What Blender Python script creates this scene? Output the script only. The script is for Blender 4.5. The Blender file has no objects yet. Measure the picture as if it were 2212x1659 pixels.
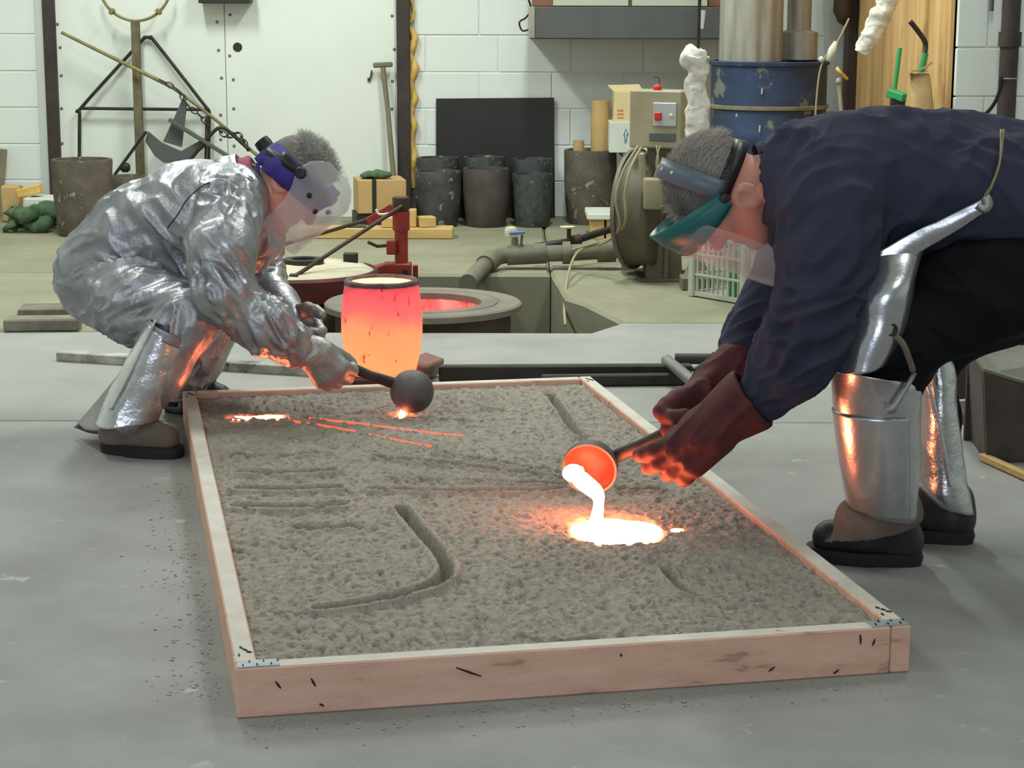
import bpy, bmesh, math, random
import numpy as np
from mathutils import Vector, Matrix, noise as mnoise

random.seed(7); RNG = np.random.default_rng(11)
S = bpy.context.scene
COL = S.collection
PI = math.pi

# ------------------------------------------------------------------ camera
F_PX, PITCH, ROLL = 4191.0, math.radians(11.14), math.radians(0.15)
CAM = np.array([0.0, 0.0, 1.2])
cam_d = bpy.data.cameras.new('camera'); cam = bpy.data.objects.new('camera', cam_d); COL.objects.link(cam)
cam_d.sensor_width = 36.0; cam_d.lens = F_PX / 2212.0 * 36.0; cam_d.clip_start = 0.05; cam_d.clip_end = 60
FW = np.array([0, math.cos(PITCH), -math.sin(PITCH)]); RT0 = np.array([1.0, 0, 0]); UP0 = np.cross(RT0, FW)
RT = math.cos(ROLL) * RT0 + math.sin(ROLL) * UP0; UP = -math.sin(ROLL) * RT0 + math.cos(ROLL) * UP0
m = Matrix(((RT[0], UP[0], -FW[0], CAM[0]), (RT[1], UP[1], -FW[1], CAM[1]), (RT[2], UP[2], -FW[2], CAM[2]), (0, 0, 0, 1)))
cam.matrix_world = m
S.camera = cam

# ------------------------------------------------------------------ view, world and lights
S.view_settings.view_transform = 'Standard'; S.view_settings.look = 'None'
S.view_settings.gamma = 1.0; S.view_settings.use_curve_mapping = False
S.view_settings.exposure = 0.0
S.cycles.sample_clamp_indirect = 4.0
S.cycles.max_bounces = 8; S.cycles.transparent_max_bounces = 12
W = bpy.data.worlds.new('world'); S.world = W; W.use_nodes = True
W.node_tree.nodes['Background'].inputs[0].default_value = (0.75, 0.85, 1.0, 1)
W.node_tree.nodes['Background'].inputs[1].default_value = 0.3

def area(name, loc, size, energy, col, target=None, spread=PI):
    d = bpy.data.lights.new(name, 'AREA'); d.shape = 'RECTANGLE'; d.size, d.size_y = size
    d.energy = energy; d.color = col; d.spread = spread
    o = bpy.data.objects.new(name, d); COL.objects.link(o); o.location = loc
    if target is not None:
        o.rotation_euler = (Vector(target) - Vector(loc)).to_track_quat('-Z', 'Y').to_euler()
    return o
TUBE_COL = (0.92, 1.0, 0.95); DAY_COL = (0.76, 0.85, 1.0)
# fluorescent fixtures hanging from the ceiling: (x, y, watts)
FIXTURES = [(-2.3, 2.6, 20), (1.6, 2.6, 20), (-2.3, 5.8, 40), (1.4, 5.8, 40), (-2.0, 8.6, 94), (0.2, 8.3, 90)]
for fx, fy, fe in FIXTURES:
    area('fluorescent_light', (fx, fy, 3.55), (0.28, 1.2), fe, TUBE_COL)
# daylight through the open loading door behind the camera
area('daylight', (-1.0, -2.35, 1.7), (3.0, 2.6), 84, DAY_COL, target=(-1.0, 4.0, 0.6))

# ------------------------------------------------------------------ picture helpers
def ray(px, py):
    return FW + RT * ((px - 1106.0) / F_PX) - UP * ((py - 829.5) / F_PX)
def PY(px, py, Y):
    d = ray(px, py); return CAM + d * (Y / d[1])
def PZ(px, py, z=0.0):
    d = ray(px, py); return CAM + d * ((z - CAM[2]) / d[2])
def mpp(Y):            # metres per photo pixel at depth Y (near the image middle)
    return Y * 1.02 / F_PX

# ------------------------------------------------------------------ scene graph helpers
def wloc(o):
    p = Vector(o.location); q = o.parent
    while q: p += q.location; q = q.parent
    return p
def tag(o, label=None, cat=None, group=None, kind=None):
    if label: o['label'] = label
    if cat: o['category'] = cat
    if group: o['group'] = group
    if kind: o['kind'] = kind
    return o
def thing(name, loc, label, cat, group=None):
    o = bpy.data.objects.new(name, None); COL.objects.link(o); o.location = Vector([float(x) for x in loc])
    o.empty_display_size = 0.05
    return tag(o, label, cat, group)
def obj(name, vf, mat, parent=None, smooth=None, base=None):
    """one mesh object from world-space (verts, faces); origin at its own base"""
    v, f = vf
    v = np.asarray(v, dtype=np.float64)
    if base is None:
        lo, hi = v.min(0), v.max(0); base = np.array([(lo[0] + hi[0]) / 2, (lo[1] + hi[1]) / 2, lo[2]])
    base = np.asarray(base, float)
    me = bpy.data.meshes.new(name)
    vv = v - base
    if isinstance(f, np.ndarray):
        n = len(f); k = f.shape[1]
        me.vertices.add(len(vv)); me.vertices.foreach_set('co', vv.astype(np.float32).ravel())
        me.loops.add(n * k); me.loops.foreach_set('vertex_index', f.astype(np.int32).ravel())
        me.polygons.add(n); me.polygons.foreach_set('loop_start', np.arange(0, n * k, k, dtype=np.int32))
        me.update(calc_edges=True)
    else:
        me.from_pydata([tuple(x) for x in vv], [], [tuple(x) for x in f]); me.update()
    if isinstance(mat, (list, tuple)):
        for mm in mat: me.materials.append(mm)
    else: me.materials.append(mat)
    o = bpy.data.objects.new(name, me); COL.objects.link(o)
    loc = Vector(base)
    if parent is not None:
        o.parent = parent; loc = loc - wloc(parent)
    o.location = loc
    if smooth is not None:
        me.polygons.foreach_set('use_smooth', [True] * len(me.polygons))
        if smooth < 179: me.set_sharp_from_angle(angle=math.radians(smooth))
    return o
def struct(name, vf, mat, parent=None, smooth=None):
    o = obj(name, vf, mat, parent, smooth)
    if parent is None: o['kind'] = 'structure'
    return o

# ------------------------------------------------------------------ shape helpers: all return (verts, faces)
def join(*parts):
    V, Fc, n = [], [], 0
    for v, f in parts:
        V.append(np.asarray(v, float)); Fc += [tuple(int(i) + n for i in q) for q in f]; n += len(v)
    return np.concatenate(V), Fc
def from_bm(bm):
    bm.verts.ensure_lookup_table(); bm.verts.index_update()
    r = (np.array([v.co[:] for v in bm.verts]), [tuple(v.index for v in f.verts) for f in bm.faces]); bm.free(); return r
def rotm(rx=0, ry=0, rz=0):
    return np.array((Matrix.Rotation(rz, 3, 'Z') @ Matrix.Rotation(ry, 3, 'Y') @ Matrix.Rotation(rx, 3, 'X')))
def box(c, s, bev=0.0, R=None, seg=1):
    bm = bmesh.new(); bmesh.ops.create_cube(bm, size=1.0)
    for v in bm.verts: v.co = Vector((v.co.x * s[0], v.co.y * s[1], v.co.z * s[2]))
    if bev > 0: bmesh.ops.bevel(bm, geom=list(bm.edges), offset=bev, segments=seg, affect='EDGES', profile=0.5)
    v, f = from_bm(bm)
    if R is not None: v = v @ np.asarray(R).T
    return v + np.asarray(c, float), f
def boxmm(lo, hi, bev=0.0):
    lo, hi = np.asarray(lo, float), np.asarray(hi, float); return box((lo + hi) / 2, hi - lo, bev)
def frame_of(d):
    d = np.asarray(d, float); d = d / np.linalg.norm(d)
    a = np.array([0, 0, 1.0]) if abs(d[2]) < 0.9 else np.array([1.0, 0, 0])
    u = np.cross(a, d); u /= np.linalg.norm(u); return u, np.cross(d, u), d
def beam(p0, p1, w, h, bev=0.0, up=None):
    """rectangular bar from p0 to p1; w across, h along 'up'"""
    p0, p1 = np.asarray(p0, float), np.asarray(p1, float); d = p1 - p0; L = np.linalg.norm(d); d = d / L
    a = np.asarray(up if up is not None else (0, 0, 1.0), float)
    u = np.cross(d, a)
    if np.linalg.norm(u) < 1e-6: u = np.array([1.0, 0, 0])
    u /= np.linalg.norm(u); n = np.cross(u, d)
    v, f = box((0, 0, 0), (L, w, h), bev)
    return (p0 + p1) / 2 + v[:, :1] * d + v[:, 1:2] * u + v[:, 2:3] * n, f
def tube(path, r, n=10, caps=True, closed=False):
    path = np.asarray(path, float); m_ = len(path)
    rr = np.full(m_, r) if np.isscalar(r) else np.asarray(r, float)
    V = []; u = None
    for i in range(m_):
        if closed: d = path[(i + 1) % m_] - path[i - 1]
        else: d = path[min(i + 1, m_ - 1)] - path[max(i - 1, 0)]
        d = d / (np.linalg.norm(d) + 1e-12)
        if u is None: u, w, _ = frame_of(d)
        else:
            u = u - d * (u @ d); u /= np.linalg.norm(u) + 1e-12; w = np.cross(d, u)
        t = np.arange(n) * 2 * PI / n
        V.append(path[i] + rr[i] * (np.cos(t)[:, None] * u + np.sin(t)[:, None] * w))
    V = np.concatenate(V); Fc = []
    for i in range(m_ if closed else m_ - 1):
        a, b = i * n, ((i + 1) % m_) * n
        for k in range(n): Fc.append((a + k, a + (k + 1) % n, b + (k + 1) % n, b + k))
    if caps and not closed:
        Fc.append(tuple(range(n - 1, -1, -1))); Fc.append(tuple((m_ - 1) * n + k for k in range(n)))
    return V, Fc
def cyl(p0, p1, r0, r1=None, n=24): return tube([p0, p1], [r0, r0 if r1 is None else r1], n)
def lathe(prof, c, n=40, axis=(0, 0, 1), closed_prof=False):
    u, w, d = frame_of(axis)
    if tuple(axis) == (0, 0, 1): u, w = np.array([1.0, 0, 0]), np.array([0, 1.0, 0])
    V = []; t = np.arange(n) * 2 * PI / n
    for r, h in prof: V.append(np.asarray(c) + d * h + r * (np.cos(t)[:, None] * u + np.sin(t)[:, None] * w))
    V = np.concatenate(V); Fc = []; k = len(prof)
    for i in range(k if closed_prof else k - 1):
        a, b = i * n, ((i + 1) % k) * n
        for j in range(n): Fc.append((a + j, a + (j + 1) % n, b + (j + 1) % n, b + j))
    if not closed_prof:
        if prof[0][0] > 1e-6: Fc.append(tuple(range(n - 1, -1, -1)))
        if prof[-1][0] > 1e-6: Fc.append(tuple((k - 1) * n + j for j in range(n)))
    return V, Fc
def prism(poly, ext):
    """poly: 3-D points of one face; ext: extrusion vector"""
    p = np.asarray(poly, float); n = len(p); V = np.concatenate([p, p + np.asarray(ext, float)])
    Fc = [tuple(range(n - 1, -1, -1)), tuple(range(n, 2 * n))]
    for i in range(n): Fc.append((i, (i + 1) % n, n + (i + 1) % n, n + i))
    return V, Fc
def pxprism(pts, Y, th):
    """outline given in photo pixels standing at depth Y, thickness th going back"""
    return prism([PY(x, y, Y) for x, y in pts], (0, th, 0))
def sheet(grid, th=0.004, closed_u=False):
    """grid (n,m,3) -> solid sheet with thickness th along its normals"""
    g = np.asarray(grid, float); n, m_ = g.shape[:2]
    du = np.gradient(g, axis=0) if not closed_u else (np.roll(g, -1, 0) - np.roll(g, 1, 0)) / 2
    dv = np.gradient(g, axis=1)
    nn = np.cross(du, dv); nn /= np.linalg.norm(nn, axis=2, keepdims=True) + 1e-12
    V = np.concatenate([(g + nn * th / 2).reshape(-1, 3), (g - nn * th / 2).reshape(-1, 3)]); N = n * m_
    Fc = []; R_ = n if closed_u else n - 1
    for i in range(R_):
        i2 = (i + 1) % n
        for j in range(m_ - 1):
            q = (i * m_ + j, i2 * m_ + j, i2 * m_ + j + 1, i * m_ + j + 1); Fc.append(q); Fc.append(tuple(N + k for k in q[::-1]))
    for i in range(R_):
        i2 = (i + 1) % n
        Fc.append((i * m_, N + i * m_, N + i2 * m_, i2 * m_)); e = m_ - 1
        Fc.append((i2 * m_ + e, N + i2 * m_ + e, N + i * m_ + e, i * m_ + e))
    if not closed_u:
        for j in range(m_ - 1):
            Fc.append((j + 1, N + j + 1, N + j, j)); b = (n - 1) * m_
            Fc.append((b + j, N + b + j, N + b + j + 1, b + j + 1))
    return V, Fc
def spline(pts, n):
    """Catmull-Rom through pts (any dimension), n samples"""
    p = np.asarray(pts, float); k = len(p)
    if k == 2: return p[0] + (p[1] - p[0]) * np.linspace(0, 1, n)[:, None]
    t = np.linspace(0, k - 1 - 1e-9, n); i = t.astype(int); f = (t - i)[:, None]
    a, b = p[np.maximum(i - 1, 0)], p[i]; c, d = p[i + 1], p[np.minimum(i + 2, k - 1)]
    return 0.5 * (2 * b + (c - a) * f + (2 * a - 5 * b + 4 * c - d) * f ** 2 + (3 * b - a - 3 * c + d) * f ** 3)

# vectorised value noise, -1..1
_TAB = RNG.random((64, 64, 64)).astype(np.float32) * 2 - 1
def vnoise(p):
    p = np.asarray(p, float); i = np.floor(p).astype(int); f = p - i; f = f * f * (3 - 2 * f)
    o = 0
    for dx in (0, 1):
        for dy in (0, 1):
            for dz in (0, 1):
                w = (f[:, 0] if dx else 1 - f[:, 0]) * (f[:, 1] if dy else 1 - f[:, 1]) * (f[:, 2] if dz else 1 - f[:, 2])
                o = o + w * _TAB[(i[:, 0] + dx) % 64, (i[:, 1] + dy) % 64, (i[:, 2] + dz) % 64]
    return o
def fbm(p, oct=3):
    s, a = 0, 1.0
    for k in range(oct): s = s + a * vnoise(p * 2 ** k + 7.3 * k); a *= 0.5
    return s
def rough(vf, amp, scale):
    v, f = vf; v = np.asarray(v, float)
    return v + amp * np.stack([fbm(v * scale + 3), fbm(v * scale + 17), fbm(v * scale + 31)], 1), f

# ------------------------------------------------------------------ signed-distance bodies (smooth union of tapered capsules)
class Body:
    def __init__(self, res): self.res = res; self.pr = []
    def rc(self, a, b, ra, rb=None, k=0.03, sub=False): self.pr.append(('rc', np.asarray(a, float), np.asarray(b, float), ra, ra if rb is None else rb, k, sub)); return self
    def el(self, c, r, R=None, k=0.02, sub=False): self.pr.append(('el', np.asarray(c, float), np.asarray(r, float), None if R is None else np.asarray(R, float), 0, k, sub)); return self
    def chain(self, pts, k=0.03):
        """pts: list of (point, radius)"""
        for (a, ra), (b, rb) in zip(pts[:-1], pts[1:]): self.rc(a, b, ra, rb, k)
        return self
    def mesh(self, planes=()):
        lo, hi = np.full(3, 1e9), np.full(3, -1e9)
        for q in self.pr:
            if q[6]: continue
            if q[0] == 'rc':
                r = max(q[3], q[4]); lo = np.minimum(lo, np.minimum(q[1], q[2]) - r); hi = np.maximum(hi, np.maximum(q[1], q[2]) + r)
            else: r = q[2].max(); lo = np.minimum(lo, q[1] - r); hi = np.maximum(hi, q[1] + r)
        h = self.res; lo = lo - 4 * h - 0.02; n = np.ceil((hi + 4 * h + 0.02 - lo) / h).astype(int) + 1
        D = np.full(n, 0.2, np.float32)
        for q in self.pr:
            k = q[5]; pad = k + 3 * h + 0.012
            if q[0] == 'rc':
                r = max(q[3], q[4]); bl, bh = np.minimum(q[1], q[2]) - r - pad, np.maximum(q[1], q[2]) + r + pad
            else: r = q[2].max(); bl, bh = q[1] - r - pad, q[1] + r + pad
            i0 = np.clip(np.floor((bl - lo) / h).astype(int), 0, n - 1); i1 = np.clip(np.ceil((bh - lo) / h).astype(int) + 1, 1, n)
            ax = [lo[a] + h * np.arange(i0[a], i1[a]) for a in range(3)]
            X, Y, Z = np.meshgrid(*ax, indexing='ij')
            if q[0] == 'rc':
                a, b = q[1], q[2]; d = b - a; L2 = d @ d + 1e-12
                t = np.clip(((X - a[0]) * d[0] + (Y - a[1]) * d[1] + (Z - a[2]) * d[2]) / L2, 0, 1)
                s = np.sqrt((X - a[0] - t * d[0]) ** 2 + (Y - a[1] - t * d[1]) ** 2 + (Z - a[2] - t * d[2]) ** 2) - (q[3] + (q[4] - q[3]) * t)
            else:
                P = np.stack([X - q[1][0], Y - q[1][1], Z - q[1][2]], -1)
                if q[3] is not None: P = P @ q[3]        # columns of R are the local axes
                k0 = np.sqrt(((P / q[2]) ** 2).sum(-1)); k1 = np.sqrt(((P / q[2] ** 2) ** 2).sum(-1)) + 1e-9
                s = k0 * (k0 - 1) / k1
            sl = tuple(slice(i0[a], i1[a]) for a in range(3)); A = D[sl]
            if q[6]:
                s = -s; hh = np.clip(0.5 - 0.5 * (A - s) / k, 0, 1); D[sl] = (A * (1 - hh) + s * hh + k * hh * (1 - hh)) if k > 1e-6 else np.maximum(A, s)
            else:
                hh = np.clip(0.5 + 0.5 * (A - s) / k, 0, 1); D[sl] = A * (1 - hh) + s * hh - k * hh * (1 - hh)
        if planes:
            for item in planes:      # (point, outward normal[, centre, radius]) keeps the side behind the normal
                p, nr = np.asarray(item[0], float), np.asarray(item[1], float); nr = nr / np.linalg.norm(nr)
                ax = [lo[a] + h * np.arange(n[a]) for a in range(3)]
                X, Y, Z = np.meshgrid(*ax, indexing='ij')
                s = (X - p[0]) * nr[0] + (Y - p[1]) * nr[1] + (Z - p[2]) * nr[2]
                if len(item) > 2:
                    c, r = item[2], item[3]; near = (X - c[0]) ** 2 + (Y - c[1]) ** 2 + (Z - c[2]) ** 2 < r * r
                    D = np.where(near, np.maximum(D, s), D)
                else: D = np.maximum(D, s)
        return surfnet(D, lo, h)
def surfnet(D, lo, h):
    n = np.array(D.shape); ins = D < 0
    c = np.zeros(n - 1, np.int8)
    for dx in (0, 1):
        for dy in (0, 1):
            for dz in (0, 1): c += ins[dx:n[0] - 1 + dx, dy:n[1] - 1 + dy, dz:n[2] - 1 + dz]
    act = (c > 0) & (c < 8); idx = np.argwhere(act); num = len(idx)
    vid = np.full(n - 1, -1, np.int64); vid[act] = np.arange(num)
    cor = [(dx, dy, dz) for dx in (0, 1) for dy in (0, 1) for dz in (0, 1)]
    val = np.stack([D[idx[:, 0] + a, idx[:, 1] + b, idx[:, 2] + e] for a, b, e in cor], 1)
    acc = np.zeros((num, 3)); cnt = np.zeros(num)
    for i in range(8):
        for j in range(i + 1, 8):
            if sum(abs(np.array(cor[i]) - np.array(cor[j]))) != 1: continue
            va, vb = val[:, i], val[:, j]; mk = (va < 0) != (vb < 0)
            t = np.where(mk, va / (va - vb + (va == vb)), 0)
            p = np.array(cor[i]) + t[:, None] * (np.array(cor[j]) - np.array(cor[i]))
            acc += p * mk[:, None]; cnt += mk
    V = lo + h * (idx + acc / cnt[:, None])
    Fs = []
    for a in range(3):
        b, e = (a + 1) % 3, (a + 2) % 3
        s0 = [slice(None)] * 3; s1 = [slice(None)] * 3
        s0[a] = slice(0, n[a] - 1); s1[a] = slice(1, n[a])
        d0, d1 = ins[tuple(s0)], ins[tuple(s1)]
        for flip, mk in ((False, d0 & ~d1), (True, ~d0 & d1)):
            q = np.argwhere(mk)
            q = q[(q[:, b] > 0) & (q[:, e] > 0) & (q[:, b] < n[b] - 1) & (q[:, e] < n[e] - 1)]
            def vd(ob, oe):
                r = q.copy(); r[:, b] += ob; r[:, e] += oe; return vid[r[:, 0], r[:, 1], r[:, 2]]
            f = np.stack([vd(-1, -1), vd(0, -1), vd(0, 0), vd(-1, 0)], 1)
            if flip: f = f[:, ::-1]
            Fs.append(f)
    Fs = np.concatenate(Fs); Fs = Fs[(Fs >= 0).all(1)]
    return V, Fs
def vnormals(V, Fc):
    Fc = np.asarray(Fc); nn = np.cross(V[Fc[:, 2]] - V[Fc[:, 0]], V[Fc[:, 3]] - V[Fc[:, 1]])
    N = np.zeros_like(V)
    for k in range(4): np.add.at(N, Fc[:, k], nn)
    return N / (np.linalg.norm(N, axis=1, keepdims=True) + 1e-12)
def relax(V, Fc, it=2):
    Fc = np.asarray(Fc)
    for _ in range(it):
        A = np.zeros_like(V); c = np.zeros(len(V))
        for k in range(4):
            np.add.at(A, Fc[:, k], V[Fc[:, (k + 1) % 4]]); np.add.at(c, Fc[:, k], 1)
            np.add.at(A, Fc[:, k], V[Fc[:, (k + 3) % 4]]); np.add.at(c, Fc[:, k], 1)
        V = 0.45 * V + 0.55 * A / c[:, None]
    return V
def folds(V, Fc, specs, it=2):
    """cloth folds: specs = list of (centre, reach, crease direction, spacing, depth); displaced along the normals"""
    V = relax(V, Fc, it); N = vnormals(V, Fc); d = np.zeros(len(V))
    for s in specs:
        c, reach, axis, sp, dep = s[:5]
        axis = np.asarray(axis, float); axis /= np.linalg.norm(axis); u, w, _ = frame_of(axis)
        q = V - np.asarray(c); wgt = np.exp(-(q ** 2).sum(1) / (reach * reach))
        co = np.stack([(q @ u) / sp, (q @ w) / sp, (q @ axis) / (sp * 5)], 1) + hash(tuple(np.round(np.asarray(c, float), 3))) % 17
        nz = vnoise(co + 0.35 * np.stack([vnoise(co * .7 + 5), vnoise(co * .7 + 9), 0 * co[:, 0]], 1))
        d += 1.35 * wgt * dep * (1 - 2.3 * np.abs(nz) ** .75)
    return V + N * d[:, None]

# ------------------------------------------------------------------ materials
def lin(c):
    return tuple(((x / 255) / 12.92 if x / 255 <= 0.04045 else ((x / 255 + 0.055) / 1.055) ** 2.4) for x in c)
def mat(name, col, rough=0.7, metal=0.0, var=None, bump=None, spots=None, stretch=(1, 1, 1), spec=0.4, rvar=0.0):
    """col, var colour in sRGB 0-255; var=(colour, scale, amount 0..1); bump=(scale, distance); spots=(colour, scale, threshold)"""
    M = bpy.data.materials.new(name); M.use_nodes = True; T = M.node_tree; B = T.nodes['Principled BSDF']
    B.inputs['Roughness'].default_value = rough; B.inputs['Metallic'].default_value = metal
    B.inputs['Specular IOR Level'].default_value = spec
    B.inputs['Base Color'].default_value = (*lin(col), 1)
    tc = T.nodes.new('ShaderNodeTexCoord'); mp = T.nodes.new('ShaderNodeMapping'); mp.inputs['Scale'].default_value = stretch
    T.links.new(tc.outputs['Object'], mp.inputs[0])
    def nz(scale, det=5, r=0.6):
        n = T.nodes.new('ShaderNodeTexNoise'); n.inputs['Scale'].default_value = scale; n.inputs['Detail'].default_value = det
        n.inputs['Roughness'].default_value = r; T.links.new(mp.outputs[0], n.inputs['Vector']); return n
    out = None
    if var:
        n = nz(var[1]); r = T.nodes.new('ShaderNodeValToRGB'); a = var[2]
        r.color_ramp.elements[0].position = 0.5 - 0.22; r.color_ramp.elements[1].position = 0.5 + 0.22
        r.color_ramp.elements[0].color = (*lin(col), 1)
        c2 = tuple(x + (y - x) * a for x, y in zip(col, var[0])); r.color_ramp.elements[1].color = (*lin(c2), 1)
        T.links.new(n.outputs['Fac'], r.inputs[0]); out = r.outputs[0]
        if rvar:
            mr = T.nodes.new('ShaderNodeMapRange'); mr.inputs[3].default_value = max(0.05, rough - rvar); mr.inputs[4].default_value = min(1, rough + rvar)
            T.links.new(n.outputs['Fac'], mr.inputs[0]); T.links.new(mr.outputs[0], B.inputs['Roughness'])
    if spots:
        n = nz(spots[1], 6, 0.65); r = T.nodes.new('ShaderNodeValToRGB')
        r.color_ramp.elements[0].position = spots[2]; r.color_ramp.elements[1].position = spots[2] + 0.05
        r.color_ramp.elements[0].color = (0, 0, 0, 1); r.color_ramp.elements[1].color = (1, 1, 1, 1)
        T.links.new(n.outputs['Fac'], r.inputs[0])
        mx = T.nodes.new('ShaderNodeMix'); mx.data_type = 'RGBA'
        T.links.new(r.outputs[0], mx.inputs[0])
        if out is not None: T.links.new(out, mx.inputs[6])
        else: mx.inputs[6].default_value = (*lin(col), 1)
        mx.inputs[7].default_value = (*lin(spots[0]), 1); out = mx.outputs[2]
    if out is not None: T.links.new(out, B.inputs['Base Color'])
    if bump:
        n = nz(bump[0], 6, 0.6); b = T.nodes.new('ShaderNodeBump'); b.inputs['Strength'].default_value = 0.8; b.inputs['Distance'].default_value = bump[1]
        T.links.new(n.outputs['Fac'], b.inputs['Height']); T.links.new(b.outputs[0], B.inputs['Normal'])
    return M
def emit(name, col, strength, base=(30, 10, 5)):
    M = bpy.data.materials.new(name); M.use_nodes = True; B = M.node_tree.nodes['Principled BSDF']
    B.inputs['Base Color'].default_value = (*lin(base), 1); B.inputs['Roughness'].default_value = 0.5
    B.inputs['Emission Color'].default_value = (*col, 1); B.inputs['Emission Strength'].default_value = strength
    return M
# ------------------------------------------------------------------ material library
M_ = {}
M_['paint'] = mat('white_block_paint', (226, 230, 225), 0.6, var=((208, 213, 206), 3.0, 0.6), bump=(60, 0.0012), spots=((150, 152, 138), 7.0, 0.72))
M_['panel'] = mat('white_wall_panel', (228, 232, 224), 0.5, var=((214, 217, 206), 1.3, 0.7), spots=((178, 176, 158), 9.0, 0.74))
M_['mortar'] = mat('painted_mortar', (214, 218, 212), 0.8)
M_['steel_dark'] = mat('rusty_column_steel', (74, 62, 58), 0.7, 0.1, var=((48, 40, 38), 9, 1.0), bump=(40, 0.002))
M_['foam'] = mat('yellow_spray_foam', (206, 160, 60), 0.8, var=((222, 190, 120), 12, 1.0), bump=(30, 0.004))
M_['slab'] = mat('concrete_floor', (158, 156, 153), 0.72, var=((132, 130, 127), 2.2, 1.0), bump=(90, 0.0008), spots=((170, 168, 164), 9.0, 0.64), rvar=0.12)
M_['slab_back'] = mat('dusty_concrete', (150, 147, 124), 0.85, var=((124, 120, 98), 2.2, 1.0), bump=(60, 0.0015), spots=((100, 96, 80), 6.0, 0.68))
M_['slab_clean'] = mat('smooth_concrete', (160, 159, 154), 0.7, var=((140, 139, 135), 2.6, 1.0), bump=(90, 0.0006), spots=((120, 118, 110), 24.0, 0.745))
M_['pit'] = mat('sooty_pit_earth', (58, 52, 44), 0.95, var=((34, 30, 26), 6, 1.0), bump=(18, 0.01))
M_['graphite'] = mat('old_crucible_glaze', (84, 84, 82), 0.55, 0.0, var=((52, 53, 52), 9, 1.0), bump=(70, 0.0025), spots=((150, 150, 142), 26, 0.60))
M_['graphite_brown'] = mat('worn_clay_crucible', (112, 102, 90), 0.8, var=((76, 68, 59), 9, 1.0), bump=(60, 0.004), spots=((150, 143, 124), 18, 0.6))
M_['black'] = mat('black_sheet', (38, 38, 38), 0.55, var=((50, 46, 44), 4, 0.7))
M_['gunmetal'] = mat('grey_painted_steel', (92, 95, 92), 0.55, 0.1, var=((80, 82, 80), 4, 0.8))
M_['iron'] = mat('sooty_iron', (66, 64, 62), 0.55, 0.5, var=((46, 42, 40), 14, 1.0), bump=(60, 0.0012))
M_['iron_rust'] = mat('rusted_iron', (88, 70, 58), 0.75, 0.25, var=((58, 46, 40), 12, 1.0), bump=(50, 0.0015))
M_['brass'] = mat('tarnished_yellow_pole', (150, 140, 92), 0.6, 0.2, var=((104, 96, 68), 14, 1.0))
M_['galv'] = mat('galvanised_steel', (178, 174, 160), 0.58, 0.3, var=((132, 128, 118), 6, 1.0), stretch=(4, 4, 0.4))
M_['pipe'] = mat('dusty_cast_pipe', (128, 124, 106), 0.75, 0.1, var=((96, 92, 80), 10, 1.0), bump=(50, 0.001))
M_['blower'] = mat('brown_blower_paint', (112, 102, 84), 0.65, 0.1, var=((84, 76, 64), 6, 1.0), bump=(40, 0.0008))
M_['beige'] = mat('beige_enamel', (162, 154, 126), 0.55, var=((140, 130, 104), 8, 0.8))
M_['red'] = mat('red_painted_steel', (164, 58, 46), 0.55, 0.1, var=((122, 52, 44), 9, 1.0), spots=((86, 60, 50), 11, 0.66))
M_['refractory'] = mat('cream_refractory', (206, 198, 174), 0.9, var=((180, 170, 146), 5, 1.0), bump=(40, 0.002), spots=((120, 110, 92), 18, 0.73))
M_['furn'] = mat('furnace_shell', (112, 96, 80), 0.8, 0.1, var=((86, 72, 60), 7, 1.0), bump=(40, 0.001))
M_['furn_ring'] = mat('furnace_top_plate', (140, 132, 118), 0.75, 0.15, var=((112, 104, 94), 6, 1.0), bump=(40, 0.001))
M_['cardboard'] = mat('kraft_cardboard', (196, 164, 112), 0.85, var=((176, 144, 96), 6, 0.8))
M_['carton'] = mat('pale_carton', (222, 202, 158), 0.85, var=((206, 184, 138), 5, 0.7))
M_['white_box'] = mat('white_carton', (214, 216, 206), 0.8, var=((196, 198, 186), 6, 0.7))
M_['pine'] = mat('pale_pine', (208, 178, 118), 0.75, var=((186, 150, 92), 4, 1.0), stretch=(1, 8, 8), bump=(30, 0.0006))
M_['blue_drum'] = mat('blue_drum_paint', (50, 68, 102), 0.55, 0.1, var=((38, 46, 62), 5, 1.0), spots=((112, 112, 98), 7, 0.58))
M_['tan_band'] = mat('dusty_rim', (150, 138, 104), 0.8, var=((110, 104, 84), 10, 1.0))
M_['ply'] = mat('old_plywood', (226, 188, 128), 0.85, var=((184, 136, 86), 2.0, 1.0), stretch=(5, 5, 0.6), spots=((140, 100, 66), 3.2, 0.64))
M_['wool'] = mat('ceramic_wool', (232, 228, 216), 0.95, var=((204, 198, 186), 14, 1.0), bump=(60, 0.006))
M_['bag'] = mat('paper_sack', (206, 172, 120), 0.75, var=((180, 146, 98), 8, 1.0), bump=(30, 0.002))
M_['green'] = mat('green_plastic', (52, 150, 88), 0.5)
M_['rag'] = mat('green_rags', (94, 122, 86), 0.9, var=((58, 76, 58), 14, 1.0), bump=(40, 0.006))
M_['cord'] = mat('grey_cable', (156, 148, 118), 0.65)
M_['switch'] = mat('grey_switch_plate', (178, 180, 178), 0.4, 0.2)
M_['redplastic'] = mat('red_plastic', (200, 44, 34), 0.45)
M_['ink'] = mat('blue_ink', (70, 120, 170), 0.8)
M_['bluevalve'] = mat('blue_handle', (70, 120, 170), 0.5)
M_['crate'] = mat('milk_crate_plastic', (188, 190, 176), 0.55, var=((160, 160, 146), 8, 0.8))
M_['rusty_plate'] = mat('brown_steel_channel', (92, 80, 74), 0.65, 0.25, var=((64, 54, 50), 8, 1.0))
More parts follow.
